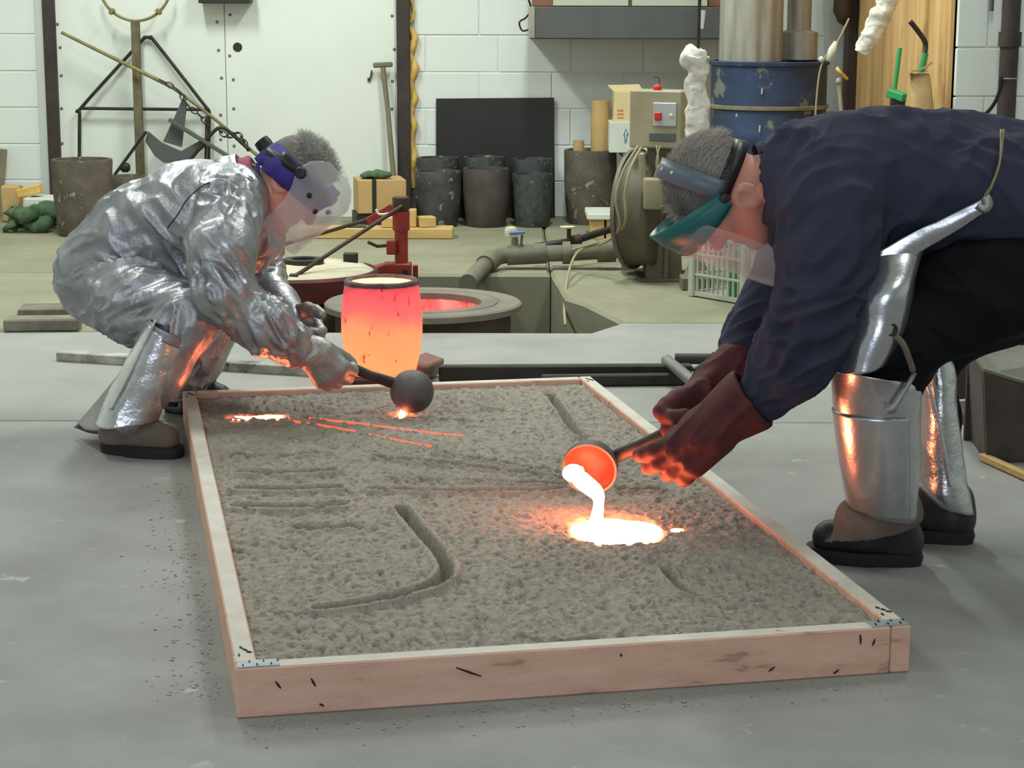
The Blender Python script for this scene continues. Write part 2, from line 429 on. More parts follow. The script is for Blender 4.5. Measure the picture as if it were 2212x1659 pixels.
M_['wood'] = mat('frame_lumber', (228, 188, 166), 0.7, var=((206, 158, 134), 3.0, 1.0), stretch=(0.9, 10, 10), bump=(40, 0.0012), spots=((176, 140, 120), 3.0, 0.60))
M_['wood_top'] = mat('sanded_lumber_top', (200, 188, 174), 0.8, var=((214, 209, 202), 6, 1.0), stretch=(2, 2, 2), bump=(60, 0.001), spots=((140, 124, 104), 9, 0.66))
M_['nail'] = mat('dark_nail', (52, 44, 40), 0.5, 0.6)
M_['tinplate'] = mat('galvanised_patch', (170, 180, 188), 0.45, 0.4, var=((128, 136, 140), 30, 1.0))
M_['glass_dark'] = mat('window_pane', (150, 165, 160), 0.1, 0.0)

# ------------------------------------------------------------------ the room
WY, RWX, RWY = 11.0, 1.86, 8.27          # back wall, jog of the wall, wall right of the jog
XL, XR, YB, ZC = -4.6, 4.2, -2.6, 3.7
# floor: slabs round the furnace pit
floor = struct('floor', boxmm((XL, YB, -0.75), (XR, WY, -0.55)), M_['pit'])
def slab(poly, depth, m_, bev=0.006):
    bm = bmesh.new(); vs = [bm.verts.new((x, y, 0)) for x, y in poly]; f = bm.faces.new(vs); f.normal_update()
    if f.normal.z < 0: f.normal_flip()
    r = bmesh.ops.extrude_face_region(bm, geom=[f])
    for v in [g for g in r['geom'] if isinstance(g, bmesh.types.BMVert)]: v.co.z -= 0
    for v in vs: v.co.z -= depth
    bmesh.ops.recalc_face_normals(bm, faces=list(bm.faces))
    top = [e for e in bm.edges if all(abs(v.co.z) < 1e-6 for v in e.verts)]
    bmesh.ops.bevel(bm, geom=top, offset=bev, segments=1, affect='EDGES', profile=0.5)
    return from_bm(bm)
g = 0.004
PITF, PITB, PXL = 7.07, 8.66, -1.32
obj('slab', slab([(XL, YB), (XR, YB), (XR, 5.52), (XL, 5.52)], 0.55, M_['slab']), M_['slab'], floor)
obj('slab', slab([(XL, 5.52 + g), (XR, 5.52 + g), (XR, 7.30), (0.42, 7.30), (0.29, PITF), (XL, PITF)], 0.55, M_['slab_clean']), M_['slab_clean'], floor)
obj('slab', slab([(0.425, 7.30 + g), (XR, 7.30 + g), (XR, WY), (0.175, WY), (0.175, PITB), (0.22, 7.95), (0.29, 7.80)], 0.55, M_['slab_back'], 0.014), M_['slab_back'], floor)
obj('slab', slab([(XL, PITB), (0.17, PITB), (0.17, WY), (XL, WY)], 0.55, M_['slab_back'], 0.014), M_['slab_back'], floor)
obj('slab', slab([(XL, PITF + g), (PXL, PITF + g), (PXL, PITB - g), (XL, PITB - g)], 0.55, M_['slab_back'], 0.014), M_['slab_back'], floor)

def wall_box(lo, hi): return boxmm(lo, hi)
wall_back = struct('wall_back', boxmm((XL, WY - 0.005, -0.75), (RWX, WY + 0.2, ZC)), M_['mortar'])
wall_jog = struct('wall_right_return', boxmm((RWX + 0.012, RWY + 0.012, -0.75), (RWX + 0.2, WY + 0.2, ZC)), M_['mortar'])
wall_right = struct('wall_right', boxmm((RWX + 0.012, RWY - 0.005, -0.75), (XR, RWY + 0.2, ZC)), M_['mortar'])
struct('wall_far_right', boxmm((XR, YB, -0.75), (XR + 0.2, RWY + 0.2, ZC)), M_['paint'])
struct('wall_left', boxmm((XL - 0.2, YB, -0.75), (XL, WY + 0.2, ZC)), M_['paint'])
fr = join(boxmm((XL, YB - 0.2, 2.95), (XR, YB, ZC)), boxmm((XL, YB - 0.2, -0.75), (-2.5, YB, 2.95)), boxmm((0.5, YB - 0.2, -0.75), (XR, YB, 2.95)), boxmm((-2.5, YB - 0.2, -0.75), (0.5, YB, 0.02)))
struct('wall_front', fr, M_['paint'])
struct('ceiling', boxmm((XL, YB, ZC), (XR, WY + 0.2, ZC + 0.15)), M_['paint'])

# painted concrete blocks, one by one
BL, BH, BT = 0.4064, 0.2032, 0.03
_bm = {}
def block(x0, x1, k, y, parent):
    w = round(x1 - x0 - 0.005, 3)
    if w < 0.03: return
    if w not in _bm:
        v, f = box((0, 0, BH / 2), (w, BT, BH - 0.005), 0.004)
        me = bpy.data.meshes.new('block'); me.from_pydata([tuple(p) for p in v], [], f); me.materials.append(M_['paint']); _bm[w] = me
    o = bpy.data.objects.new('block', _bm[w]); COL.objects.link(o); o.parent = parent
    o.location = Vector(((x0 + x1) / 2, y + BT / 2 + random.uniform(-0.0015, 0.0015), k * BH)) - wloc(parent)
def blocks(xa, xb, y, parent, kmax, off0, off1):
    for k in range(kmax):
        x = xa; j = (off0 if k % 2 else off1)
        e = j + math.ceil((xa - j) / BL + 1e-6) * BL
        while x < xb - 1e-6:
            e2 = min(e, xb); block(x, e2, k, y, parent); x = e2; e += BL
blocks(-0.555, RWX, WY - 0.010, wall_back, 9, -0.187, -0.08)
blocks(-4.2, -2.66, WY - 0.010, wall_back, 9, -0.187, -0.08)
blocks(RWX, 4.1, RWY - 0.010, wall_right, 9, 1.99, 2.19)
def upper(xa, xb, y): return boxmm((xa, y - 0.010, 9 * BH), (xb, y + 0.011, ZC - 0.002))
obj('upper_wall', join(upper(-0.555, RWX, WY), upper(-4.2, -2.66, WY)), M_['paint'], wall_back)
obj('upper_wall', upper(RWX, 4.1, RWY), M_['paint'], wall_right)
# flat white panels filling the old doorway between the steel columns, with their screws
for xa, xb in ((-2.56, -1.605), (-1.602, -0.64)):
    pnl = obj('panel', boxmm((xa, WY - 0.030, 0.0), (xb, WY + 0.008, 2.4), 0.003), M_['panel'], wall_back)
    sc = []
    for z in np.arange(0.25, 2.3, 0.17):
        for x in (xa + 0.03, xb - 0.03):
            p = np.array([x + random.uniform(-.01, .01), WY - 0.031, z + random.uniform(-.03, .03)]); sc.append(lathe([(0.0, -0.003), (0.008, -0.002), (0.010, 0.002)], p, 8, (0, 1, 0)))
    for s_ in sc: obj('screw', s_, M_['pipe'], pnl)
obj('panel_top', boxmm((-2.56, WY - 0.03, 2.402), (-0.64, WY + 0.01, ZC - 0.002)), M_['panel'], wall_back)
c = PY(513, 102, WY - 0.033); obj('round_hole', lathe([(0.0, 0), (0.024, 0.0), (0.026, 0.003)], c + np.array([0, -0.001, 0]), 20, (0, 1, 0)), M_['black'], wall_back)
# steel columns
def column(pxs, name):
    xa, xb = PY(pxs[0], 100, WY - 0.05)[0], PY(pxs[1], 100, WY - 0.05)[0]
    v, f = box(((xa + xb) / 2, WY - 0.045, 1.2), (xb - xa, 0.06, 2.5), 0.004)
    struct(name, (v, f), M_['steel_dark'])
column((96, 121), 'trim_1'); column((857, 886), 'trim_2')
# bead of spray foam beside the right column
pts = [PY(889 + 4 * math.sin(i * 1.9) + (i % 3), -60 + 465 * i / 24, WY - 0.03) for i in range(25)]
rr = [0.011 + 0.012 * random.random() for _ in pts]
rr = [r * (1.25 if i > 6 else 0.6) for i, r in enumerate(rr)]
v, f = rough(tube(spline(pts, 120), np.interp(np.linspace(0, 24, 120), range(25), rr), 12), 0.006, 30)
tag(obj('foam_bead', (v, f), M_['foam'], None, 180), 'lumpy yellow spray foam bead running up beside a dark steel column', 'foam')
# plywood lining on the return wall
ply = obj('plywood_sheet', boxmm((RWX - 0.022, RWY + 0.03, 0.0), (RWX - 0.002, WY - 0.5, 2.4), 0.002), M_['ply'])
tag(ply, 'stained orange plywood sheet standing against the wall behind the sacks', 'plywood')

# daylight doorway behind the photographer and the ceiling fixtures
def fixture(i, x, y):
    t = thing('ceiling_light', (x, y, 3.58), 'long twin tube fluorescent light hung under the ceiling', 'ceiling light', 'fluorescent lights under the ceiling')
    obj('housing', boxmm((x - 0.17, y - 0.64, 3.60), (x + 0.17, y + 0.64, 3.66), 0.01), M_['switch'], t)
    for s in (-1, 1): obj('hanger', cyl((x, y + s * 0.5, 3.655), (x, y + s * 0.5, ZC + 0.002), 0.004, n=8), M_['iron'], t)
    for s in (-1, 1): obj('tube', cyl((x + s * 0.08, y - 0.6, 3.582), (x + s * 0.08, y + 0.6, 3.582), 0.017, n=12), EM_TUBE, t, 40)
EM_TUBE = emit('fluorescent_tube', (0.9, 1.0, 0.82), 6.0, (240, 240, 230))
for i, (x, y, e) in enumerate(FIXTURES): fixture(i, x, y)

# ------------------------------------------------------------------ casting frame: four boards on edge
FO, FA = np.array([-0.467, 3.133, 0.0]), math.radians(11.59)
FX, FY = np.array([math.cos(FA), math.sin(FA), 0]), np.array([-math.sin(FA), math.cos(FA), 0])
FWD, FLN, FH, FT = 1.22, 2.44, 0.089, 0.038
def fp(a, b, z=0.0): return FO + FX * a + FY * b + np.array([0, 0, z])
FR = np.stack([FX, FY, np.array([0, 0, 1.0])], 1)
frame = thing('casting_frame', fp(FWD / 2, FLN / 2), 'low rectangular wooden frame of four boards holding grey casting sand', 'casting frame')
def board(name, a0, a1, b0, b1):
    c = fp((a0 + a1) / 2, (b0 + b1) / 2, FH / 2); s = (a1 - a0, b1 - b0, FH)
    v, f = box((0, 0, 0), s, 0.003)
    w = v @ FR.T + c
    # slight waviness of the lumber
    L = v[:, 1] if s[1] > s[0] else v[:, 0]
    o = obj(name, (w, f), [M_['wood'], M_['wood_top']], frame)
    for p in o.data.polygons:
        if p.normal.z > 0.8: p.material_index = 1
    return o
fb = board('board', 0, FWD - FT - 0.001, 0, FT)
board('board', FWD - FT, FWD, 0, FLN)
board('board', 0, FT, FT + 0.001, FLN)
board('board', FT + 0.001, FWD - FT - 0.001, FLN - FT, FLN)
def onframe(px, py): return PZ(px, py, FH)
def onfront(px, py):           # point on the outer face of the front board
    d = ray(px, py); t = ((FO - CAM) @ FY) / (d @ FY); return CAM + d * t
for a, b in (((595, 1472), (607, 1487)), ((672, 1465), (682, 1483)), ((985, 1442), (1040, 1461)), ((1858, 1370), (1859, 1392)), ((1890, 1380), (1884, 1395)), ((1800, 1455), (1812, 1446)), ((1660, 1450), (1674, 1440)), ((690, 1520), (700, 1525)), ((1340, 1412), (1343, 1418))):
    p, q = onfront(*a), onfront(*b); obj('nail', tube([p, (p + q) / 2 - FY * 0.001, q], [0.0012, 0.0022, 0.001], 6), M_['nail'], frame)
for a in (0.003, FWD - 0.075):
    pl = obj('corner_plate', box(fp(a + 0.036, 0.020, FH + 0.001), (0.072, 0.034, 0.0018), 0.0004, FR), M_['tinplate'], frame)
    for j in range(6): obj('nail', box(fp(a + 0.01 + 0.012 * j, 0.012 + 0.016 * (j % 2), FH + 0.003), (0.002, 0.007, 0.002), 0, FR), M_['nail'], pl)
for a, b in ((0.019, 0.09), (FWD - 0.019, 0.09), (FWD - 0.019, FLN - 0.06), (0.019, FLN - 0.06)):
    for j in range(4): obj('nail', box(fp(a - 0.009 + 0.006 * j, b - 0.02 + 0.013 * ((j * 7) % 4), FH + 0.001), (0.0025, 0.010, 0.003), 0, FR @ rotm(rz=0.3 * j)), M_['nail'], frame)

# ------------------------------------------------------------------ casting sand (height field with the cut channels)
SZ = 0.074
def fab(px, py, z=SZ):
    p = PZ(px, py, z) - FO; return np.array([p @ FX, p @ FY])
CH = []      # (points in frame coords, half width, depth)
def chan(pts, w, d): CH.append((spline([fab(*p) for p in pts], 40 if len(pts) > 2 else 14), w, d))
for x0, x1, y, w, d in ((500, 690, 984, .016, .018), (522, 712, 1024, .017, .028), (524, 722, 1060, .018, .030), (520, 732, 1098, .019, .032), (648, 772, 1140, .020, .018)):
    chan([(x0, y), ((x0 + x1) / 2, y + 3), (x1, y - 2)], w, d)
chan([(868, 1104), (906, 1152), (942, 1192), (963, 1226), (960, 1250), (925, 1273), (850, 1294), (770, 1312), (690, 1322)], .014, .034)
chan([(1212, 1024), (1100, 1005), (950, 980)], .012, .018); chan([(1214, 1036), (1050, 1014), (815, 990)], .012, .020)
chan([(1216, 1049), (1000, 1041), (838, 1034)], .012, .018); chan([(1216, 1061), (1000, 1066), (805, 1062)], .014, .024)
chan([(1338, 1060), (1420, 1060)], .013, .020); chan([(1188, 858), (1215, 895), (1252, 945)], .012, .024)
chan([(700, 892), (900, 890), (1085, 888)], .007, .010); chan([(760, 905), (900, 905), (1040, 911)], .007, .010)
chan([(606, 905), (790, 938), (935, 966)], .007, .010); chan([(660, 903), (880, 930), (1008, 943)], .006, .009)
chan([(505, 905), (555, 906), (612, 906)], .016, .016)
chan([(1438, 1232), (1482, 1284)], .010, .022); chan([(1115, 1378), (1200, 1388), (1290, 1380)], .006, .006)
POOL_C = fab(1332, 1142); POOL_R = (fab(1432, 1142) - fab(1230, 1142))[0] / 2, (fab(1332, 1110) - fab(1332, 1170))[1] / 2
DENT = [(fab(1305, 1222), .035, .012), (fab(1360, 1250), .05, .007), (fab(1420, 1215), .03, .006), (fab(1005, 1372), .022, .014), (fab(520, 1185), .07, .016), (fab(660, 1170), .05, .010), (fab(1465, 1140), .016, .010), (fab(1530, 1245), .03, .006), (fab(640, 880), .05, .006), (fab(700, 965), .05, .006)]
MOUND = [(fab(560, 1135), .05, .008), (fab(1000, 1230), .08, .008), (fab(860, 1060), .04, .006), (fab(1120, 880), .10, .006), (fab(1240, 870), .05, .010), (fab(1530, 1200), .05, .008), (fab(460, 960), .04, .006)]
na, nb = 380, 760
ga = np.linspace(FT + 0.0005, FWD - FT - 0.0005, na); gb = np.linspace(FT + 0.0005, FLN - FT - 0.0005, nb)
A, Bq = np.meshgrid(ga, gb, indexing='ij'); Pq = np.stack([A.ravel(), Bq.ravel()], 1)
p3 = np.concatenate([Pq, np.zeros((len(Pq), 1))], 1)
Hh = SZ + 0.003 * fbm(p3 * 6, 3) + 0.0034 * fbm(p3 * 55, 2) - 0.0040 * np.clip(vnoise(p3 * 95 + 5), 0, 1) ** .7 - 0.0075 * np.clip(vnoise(p3 * 46 + 9) - .35, 0, 1)
Hg = Hh.reshape(na, nb); sa, sb = ga[1] - ga[0], gb[1] - gb[0]
def stamp(a, b, ra, rb, d):          # one small elliptical pit (d>0) or crumb (d<0)
    i0, i1 = int((a - 1.6 * ra - ga[0]) / sa), int((a + 1.6 * ra - ga[0]) / sa) + 2; j0, j1 = int((b - 1.6 * rb - gb[0]) / sb), int((b + 1.6 * rb - gb[0]) / sb) + 2
    i0, j0, i1, j1 = max(i0, 0), max(j0, 0), min(i1, na), min(j1, nb)
    if i1 <= i0 or j1 <= j0: return
    q = ((ga[i0:i1, None] - a) / ra) ** 2 + ((gb[None, j0:j1] - b) / rb) ** 2
    Hg[i0:i1, j0:j1] -= d * np.clip(1.15 - q, 0, 1)
rs = np.random.default_rng(5)
for k in range(9000):
    a, b = rs.uniform(.04, 1.18), rs.uniform(.04, 2.40); r = rs.uniform(.0035, .0085); stamp(a, b, r * rs.uniform(.7, 1.3), r * rs.uniform(.8, 1.5), rs.uniform(.002, .0075) * (1 if rs.random() < .62 else -.7))
for pa, pb, na_, nb_, ang in ((.16, .12, 13, 3, 0), (.30, .42, 9, 3, 0), (.80, .14, 14, 3, .1), (.95, .34, 8, 3, .2), (.55, .18, 10, 2, 0), (.12, .70, 5, 3, 0), (.20, 2.18, 14, 3, 0), (.70, 2.15, 10, 3, 0), (.62, .55, 9, 4, .1)):
    for i in range(na_):
        for j in range(nb_):
            if rs.random() < .8: stamp(pa + i * .026 + rs.normal(0, .003) + .3 * ang * j * .05, pb + j * .062 + rs.normal(0, .006), .0042, rs.uniform(.014, .024), rs.uniform(.006, .011))
Hh = Hg.ravel()
edge = np.minimum(np.minimum(A.ravel() - FT, FWD - FT - A.ravel()), np.minimum(Bq.ravel() - FT, FLN - FT - Bq.ravel()))
smooth_m = np.ones(len(Pq))
for pts, w, d in CH:
    lo, hi = pts.min(0) - 4 * w, pts.max(0) + 4 * w
    sel = np.where(((Pq > lo) & (Pq < hi)).all(1))[0]
    if len(sel) == 0: continue
    dd = np.full(len(sel), 9.0)
    for a, b in zip(pts[:-1], pts[1:]):
        e = b - a; t = np.clip(((Pq[sel] - a) @ e) / (e @ e + 1e-12), 0, 1); dd = np.minimum(dd, np.linalg.norm(Pq[sel] - a - t[:, None] * e, axis=1))
    x = dd / w; d = d * 1.5
    mk = np.clip(1.25 * (1.08 - x ** 2), 0, 1); Hh[sel] = Hh[sel] * (1 - mk) + (SZ - d * np.clip(1.1 - .5 * x ** 2, 0, 1)) * mk
    Hh[sel] += 0.34 * d * np.exp(-((x - 1.6) / 0.45) ** 2)
for c_, r, d in DENT: Hh -= d * np.exp(-((Pq - c_) ** 2).sum(1) / r ** 2)
for c_, r, d in MOUND: Hh += d * np.exp(-((Pq - c_) ** 2).sum(1) / r ** 2)
pr_ = np.sqrt((((Pq - POOL_C) / np.array(POOL_R)) ** 2).sum(1)); th = np.arctan2(Pq[:, 1] - POOL_C[1], Pq[:, 0] - POOL_C[0])
pr_ = pr_ * (1 + 0.06 * np.sin(3 * th + 1) + 0.04 * np.sin(7 * th))
Hh = np.where(pr_ < 1.12, np.minimum(Hh, SZ - 0.014 + 0.014 * np.clip((pr_ - 0.95) / 0.17, 0, 1)), Hh)
Hh = np.minimum(Hh, SZ + 0.012 - 0.006 * np.exp(-edge / 0.02))
Hh = np.maximum(Hh, 0.022)
Gv = FO + A.ravel()[:, None] * FX + Bq.ravel()[:, None] * FY; Gv[:, 2] = Hh
ii = np.arange(na * nb).reshape(na, nb)
Gf = np.stack([ii[:-1, :-1], ii[1:, :-1], ii[1:, 1:], ii[:-1, 1:]], -1).reshape(-1, 4)
M_['sand'] = mat('oil_bonded_sand', (178, 168, 156), 0.95, var=((146, 137, 125), 60, 1.0), bump=(200, 0.006), spots=((108, 100, 86), 130, 0.60))
sand = obj('casting_sand', (Gv, Gf), M_['sand'], None, 180)
tag(sand, 'rough grey brown sand raked and cut with channels inside the wooden frame', 'sand', kind='stuff')
tag(obj('spilled_sand', join(*[rough(lathe([(0.0, 0.006 * s), (0.5 * s * .02, 0.005 * s), (s * .02, 0.0)], fp(a, b, 0.0005), 9), 0.0012, 90) for a, b, s in [(-abs(random.gauss(0, .06)) - .014, random.uniform(.1, 1.7), abs(random.gauss(0, .08)) + .03) for _ in range(700)] + [(random.uniform(0, 1.2), -abs(random.gauss(0, .06)) - .012, abs(random.gauss(0, .07)) + .03) for _ in range(500)]]), mat('sand_dust', (166, 158, 144), 0.95), None, 180), 'crumbs of grey sand scattered on the concrete beside the frame', 'sand', kind='stuff')

# ------------------------------------------------------------------ molten metal
EM_POOL = emit('molten_bronze', (1.0, 0.22, 0.09), 40.0)
EM_TRAIL = emit('cooling_bronze', (1.0, 0.05, 0.012), 3.6)
EM_TRAIL2 = emit('bright_bronze', (1.0, 0.30, 0.09), 11.0)
def blob(c2, r2, z, m_, name, label, cat, wob=0.06, parent=None):
    rings = [(1.0, -0.004), (0.9, 0.0), (0.6, 0.0015), (0.25, 0.002)]; n = 48; V = []; Fq = []
    for q, (k, h) in enumerate(rings):
        for i in range(n):
            t = 2 * PI * i / n; s = k * (1 + wob * math.sin(3 * t + 1.2) + wob * .7 * math.sin(5 * t) + wob * .4 * math.sin(11 * t))
            V.append(fp(c2[0] + r2[0] * s * math.cos(t), c2[1] + r2[1] * s * math.sin(t), z + h))
    for q in range(3):
        for i in range(n): Fq.append((q * n + i, q * n + (i + 1) % n, (q + 1) * n + (i + 1) % n, (q + 1) * n + i))
    Fq.append(tuple(3 * n + i for i in range(n)))
    return tag(obj(name, (V, Fq), m_, parent, 180), label, cat)
pool = blob(POOL_C, POOL_R, SZ - 0.004, EM_POOL, 'molten_pool', 'large white hot oval pool of molten metal in the sand', 'molten metal')
blob(fab(1462, 1143), (0.013, 0.010), SZ - 0.001, EM_TRAIL2, 'molten_splash', 'small glowing splash of metal beside the large oval pool', 'molten metal', 0.2)
def trail(pts, w0, w1, z, m_, name, label):
    q = spline([fab(*p) for p in pts], 30); Vt, Ft = [], []
    for i, p in enumerate(q):
        t = i / 29; d = q[min(i + 1, 29)] - q[max(i - 1, 0)]; d = d / np.linalg.norm(d); nn = np.array([-d[1], d[0]])
        w = (w0 + (w1 - w0) * t) * (1 + 0.35 * math.sin(i * 1.7) + 0.2 * math.sin(i * 3.1))
        for s, h in ((-1, -0.003), (-.5, 0.001), (.5, 0.001), (1, -0.003)):
            a = p + nn * w * s; Vt.append(fp(a[0], a[1], z + h))
    for i in range(29):
        for k in range(3): Ft.append((i * 4 + k, i * 4 + k + 1, i * 4 + k + 5, i * 4 + k + 4))
    return tag(obj(name, (Vt, Ft), m_, None, 180), label, 'molten metal')
trail([(506, 907), (540, 908), (575, 905), (612, 905)], 0.017, 0.009, SZ + 0.008, EM_POOL, 'molten_puddle', 'bright elongated puddle of molten metal near the frame corner')
trail([(604, 907), (700, 921), (790, 938), (860, 952), (932, 966)], 0.0050, 0.0024, SZ + 0.0025, EM_TRAIL, 'molten_streak', 'longer red hot metal streak running from the bright puddle across the sand')
trail([(668, 904), (780, 917), (890, 931), (950, 938), (1006, 943)], 0.0042, 0.0020, SZ + 0.0025, EM_TRAIL, 'molten_streak', 'thinner red hot metal streak lying behind the longer one')

# ------------------------------------------------------------------ glowing crucible on its brick stand
CC = PZ(826, 806, 0.035); CC[2] = 0
M = bpy.data.materials.new('glowing_crucible'); M.use_nodes = True; T = M.node_tree; B = T.nodes['Principled BSDF']
B.inputs['Base Color'].default_value = (*lin((120, 50, 40)), 1); B.inputs['Roughness'].default_value = 0.8
tc = T.nodes.new('ShaderNodeTexCoord'); sp = T.nodes.new('ShaderNodeSeparateXYZ'); T.links.new(tc.outputs['Object'], sp.inputs[0])
nz = T.nodes.new('ShaderNodeTexNoise'); nz.inputs['Scale'].default_value = 6; T.links.new(tc.outputs['Object'], nz.inputs['Vector'])
ma = T.nodes.new('ShaderNodeMath'); ma.operation = 'MULTIPLY_ADD'; T.links.new(nz.outputs['Fac'], ma.inputs[0]); ma.inputs[1].default_value = 0.14; T.links.new(sp.outputs['Z'], ma.inputs[2])
mr = T.nodes.new('ShaderNodeMapRange'); mr.inputs[1].default_value = 0.07; mr.inputs[2].default_value = 0.36; T.links.new(ma.outputs[0], mr.inputs[0])
rp = T.nodes.new('ShaderNodeValToRGB'); e = rp.color_ramp.elements
e[0].position = 0.0; e[0].color = (1.0, 0.24, 0.10, 1); e[1].position = 1.0; e[1].color = (0.42, 0.045, 0.055, 1)
for p_, c_ in ((0.16, (1.0, 0.34, 0.12, 1)), (0.50, (1.0, 0.28, 0.11, 1)), (0.68, (1.0, 0.12, 0.11, 1)), (0.9, (0.95, 0.075, 0.095, 1))):
    x = e.new(p_); x.color = c_
T.links.new(mr.outputs[0], rp.inputs[0])
n2 = T.nodes.new('ShaderNodeTexNoise'); n2.inputs['Scale'].default_value = 19; n2.inputs['Detail'].default_value = 2
mp = T.nodes.new('ShaderNodeMapping'); mp.inputs['Scale'].default_value = (1.6, 1.6, 0.8); T.links.new(tc.outputs['Object'], mp.inputs[0]); T.links.new(mp.outputs[0], n2.inputs['Vector'])
r2 = T.nodes.new('ShaderNodeValToRGB'); r2.color_ramp.elements[0].position = 0.27; r2.color_ramp.elements[0].color = (0.32, 0.05, 0.12, 1); r2.color_ramp.elements[1].position = 0.33; r2.color_ramp.elements[1].color = (1, 1, 1, 1)
T.links.new(n2.outputs['Fac'], r2.inputs[0])
mx = T.nodes.new('ShaderNodeMix'); mx.data_type = 'RGBA'; mx.blend_type = 'MULTIPLY'; mx.inputs[0].default_value = 1.0
T.links.new(rp.outputs[0], mx.inputs[6]); T.links.new(r2.outputs[0], mx.inputs[7])
T.links.new(mx.outputs[2], B.inputs['Emission Color']); B.inputs['Emission Strength'].default_value = 1.25
M_['hot'] = M
EM_IN = emit('molten_in_crucible', (1.0, 0.50, 0.17), 3.6)
crt = thing('hot_crucible', (CC[0], CC[1], 0.036), 'glowing orange crucible full of molten metal behind the casting frame', 'crucible')
z0, hc = 0.036, 0.300
prof = [(0.0, 0), (0.098, 0), (0.108, 0.008), (0.122, 0.07), (0.129, 0.135), (0.129, 0.18), (0.124, 0.24), (0.117, hc - 0.012), (0.116, hc - 0.004)]
obj('crucible_wall', lathe(prof + [(0.112, hc), (0.102, hc), (0.099, hc - 0.006), (0.104, 0.2)], (CC[0], CC[1], z0), 56), M_['hot'], crt, 50, base=(CC[0], CC[1], z0))
v, f = lathe([(0.1185, -0.013), (0.1195, -0.004), (0.114, 0.003), (0.101, 0.002), (0.098, -0.008)], (CC[0], CC[1], z0 + hc), 56)
f = f[:-2]; v = v + 0.0016 * np.stack([vnoise(v * 90), vnoise(v * 90 + 9), vnoise(v * 90 + 23)], 1)
obj('rim', (v, f), mat('hot_rim_scale', (120, 96, 100), 0.8, var=((70, 50, 54), 30, 1.0), bump=(80, 0.002)), crt, 180)
obj('molten_charge', lathe([(0.0, 0.0), (0.101, 0.0), (0.101, -0.01)], (CC[0], CC[1], z0 + hc - 0.007), 48), EM_IN, crt)
brick_mat = mat('firebrick', (150, 124, 112), 0.85, var=((112, 84, 78), 8, 1.0), bump=(50, 0.0015))
st_ = thing('brick_stand', (CC[0], CC[1], 0), 'scorched steel tray with brick ends under the glowing crucible', 'stand')
obj('tray', boxmm((CC[0] - 0.15, CC[1] - 0.12, 0.0), (CC[0] + 0.15, CC[1] + 0.13, 0.035), 0.004), M_['iron_rust'], st_)
tp = [PY(935, 775, CC[1] + .02), PY(952, 812, CC[1] - .05), PY(905, 826, CC[1] - .10), PY(880, 800, CC[1] - .02)]
p = PZ(922, 806, 0.02)
obj('brick', box((p[0] - .01, p[1], 0.04), (0.075, 0.16, 0.055), 0.006, rotm(0, 0.25, -0.35)), brick_mat, st_)
p = PZ(770, 822, 0.0)
obj('brick', box((p[0] - 0.03, p[1] + .03, 0.019), (0.13, 0.07, 0.034), 0.004, rotm(rz=0.05)), brick_mat, st_)
# ------------------------------------------------------------------ furnaces in the pit
FC = PZ(914, 652, 0.055); FC[1] = 7.46
EM_HOTW = emit('glowing_furnace_lining', (1.0, 0.055, 0.075), 1.1, (120, 50, 40))
T = EM_HOTW.node_tree; B = T.nodes['Principled BSDF']
n_ = T.nodes.new('ShaderNodeTexNoise'); n_.inputs['Scale'].default_value = 22; n_.inputs['Detail'].default_value = 4
r_ = T.nodes.new('ShaderNodeValToRGB'); r_.color_ramp.elements[0].position = .35; r_.color_ramp.elements[0].color = (0.62, 0.02, 0.035, 1); r_.color_ramp.elements[1].position = .68; r_.color_ramp.elements[1].color = (1.0, 0.17, 0.14, 1)
tc_ = T.nodes.new('ShaderNodeTexCoord'); T.links.new(tc_.outputs['Object'], n_.inputs['Vector']); T.links.new(n_.outputs['Fac'], r_.inputs[0]); T.links.new(r_.outputs[0], B.inputs['Emission Color'])
fu = thing('open_furnace', (FC[0], FC[1], -0.55), 'open round pit furnace with glowing red inside beside the hot crucible', 'furnace')
c0 = (FC[0], FC[1], 0.026)
obj('shell', lathe([(0.335, -0.575), (0.342, -0.02), (0.35, 0.0), (0.335, 0.004), (0.33, -0.575)], c0, 64, closed_prof=True), M_['furn'], fu, 40)
v, f = lathe([(0.225, 0.006), (0.228, 0.030), (0.285, 0.032), (0.29, 0.026), (0.297, 0.026), (0.302, 0.032), (0.375, 0.032), (0.383, 0.026), (0.383, 0.004), (0.33, 0.003)], c0, 72, closed_prof=True)
obj('top_plate', (v, f), M_['furn_ring'], fu, 35)
obj('lining', rough(lathe([(0.0, -0.42), (0.20, -0.42), (0.222, -0.3), (0.226, 0.005), (0.27, -0.001), (0.27, -0.44), (0.0, -0.46)], c0, 56), 0.004, 24), EM_HOTW, fu, 180)
LC = PZ(632, 577, 0.125); LC[1] = 7.99; c1 = (LC[0], LC[1], -0.035)
fl = thing('lidded_furnace', (LC[0], LC[1], -0.55), 'round pit furnace closed by a cream domed lid with steel band', 'furnace')
obj('shell', lathe([(0.335, -0.51), (0.34, -0.02), (0.345, 0.03), (0.31, 0.034), (0.31, -0.51)], c1, 64, closed_prof=True), M_['furn'], fl, 40)
lid = obj('lid', lathe([(0.0, 0.05), (0.325, 0.05), (0.33, 0.14), (0.30, 0.156), (0.2, 0.166), (0.085, 0.17), (0.07, 0.172), (0.066, 0.14), (0.0, 0.14)], c1, 64), M_['refractory'], fl, 40)
obj('steel_band', lathe([(0.332, 0.046), (0.352, 0.046), (0.354, 0.135), (0.345, 0.146), (0.332, 0.146)], c1, 64, closed_prof=True), mat('lid_band_red_brown', (110, 44, 40), 0.6, 0.2, var=((66, 40, 36), 5, 1.0)), lid, 40)  # lid band in red-brown, mottled with a darker brown
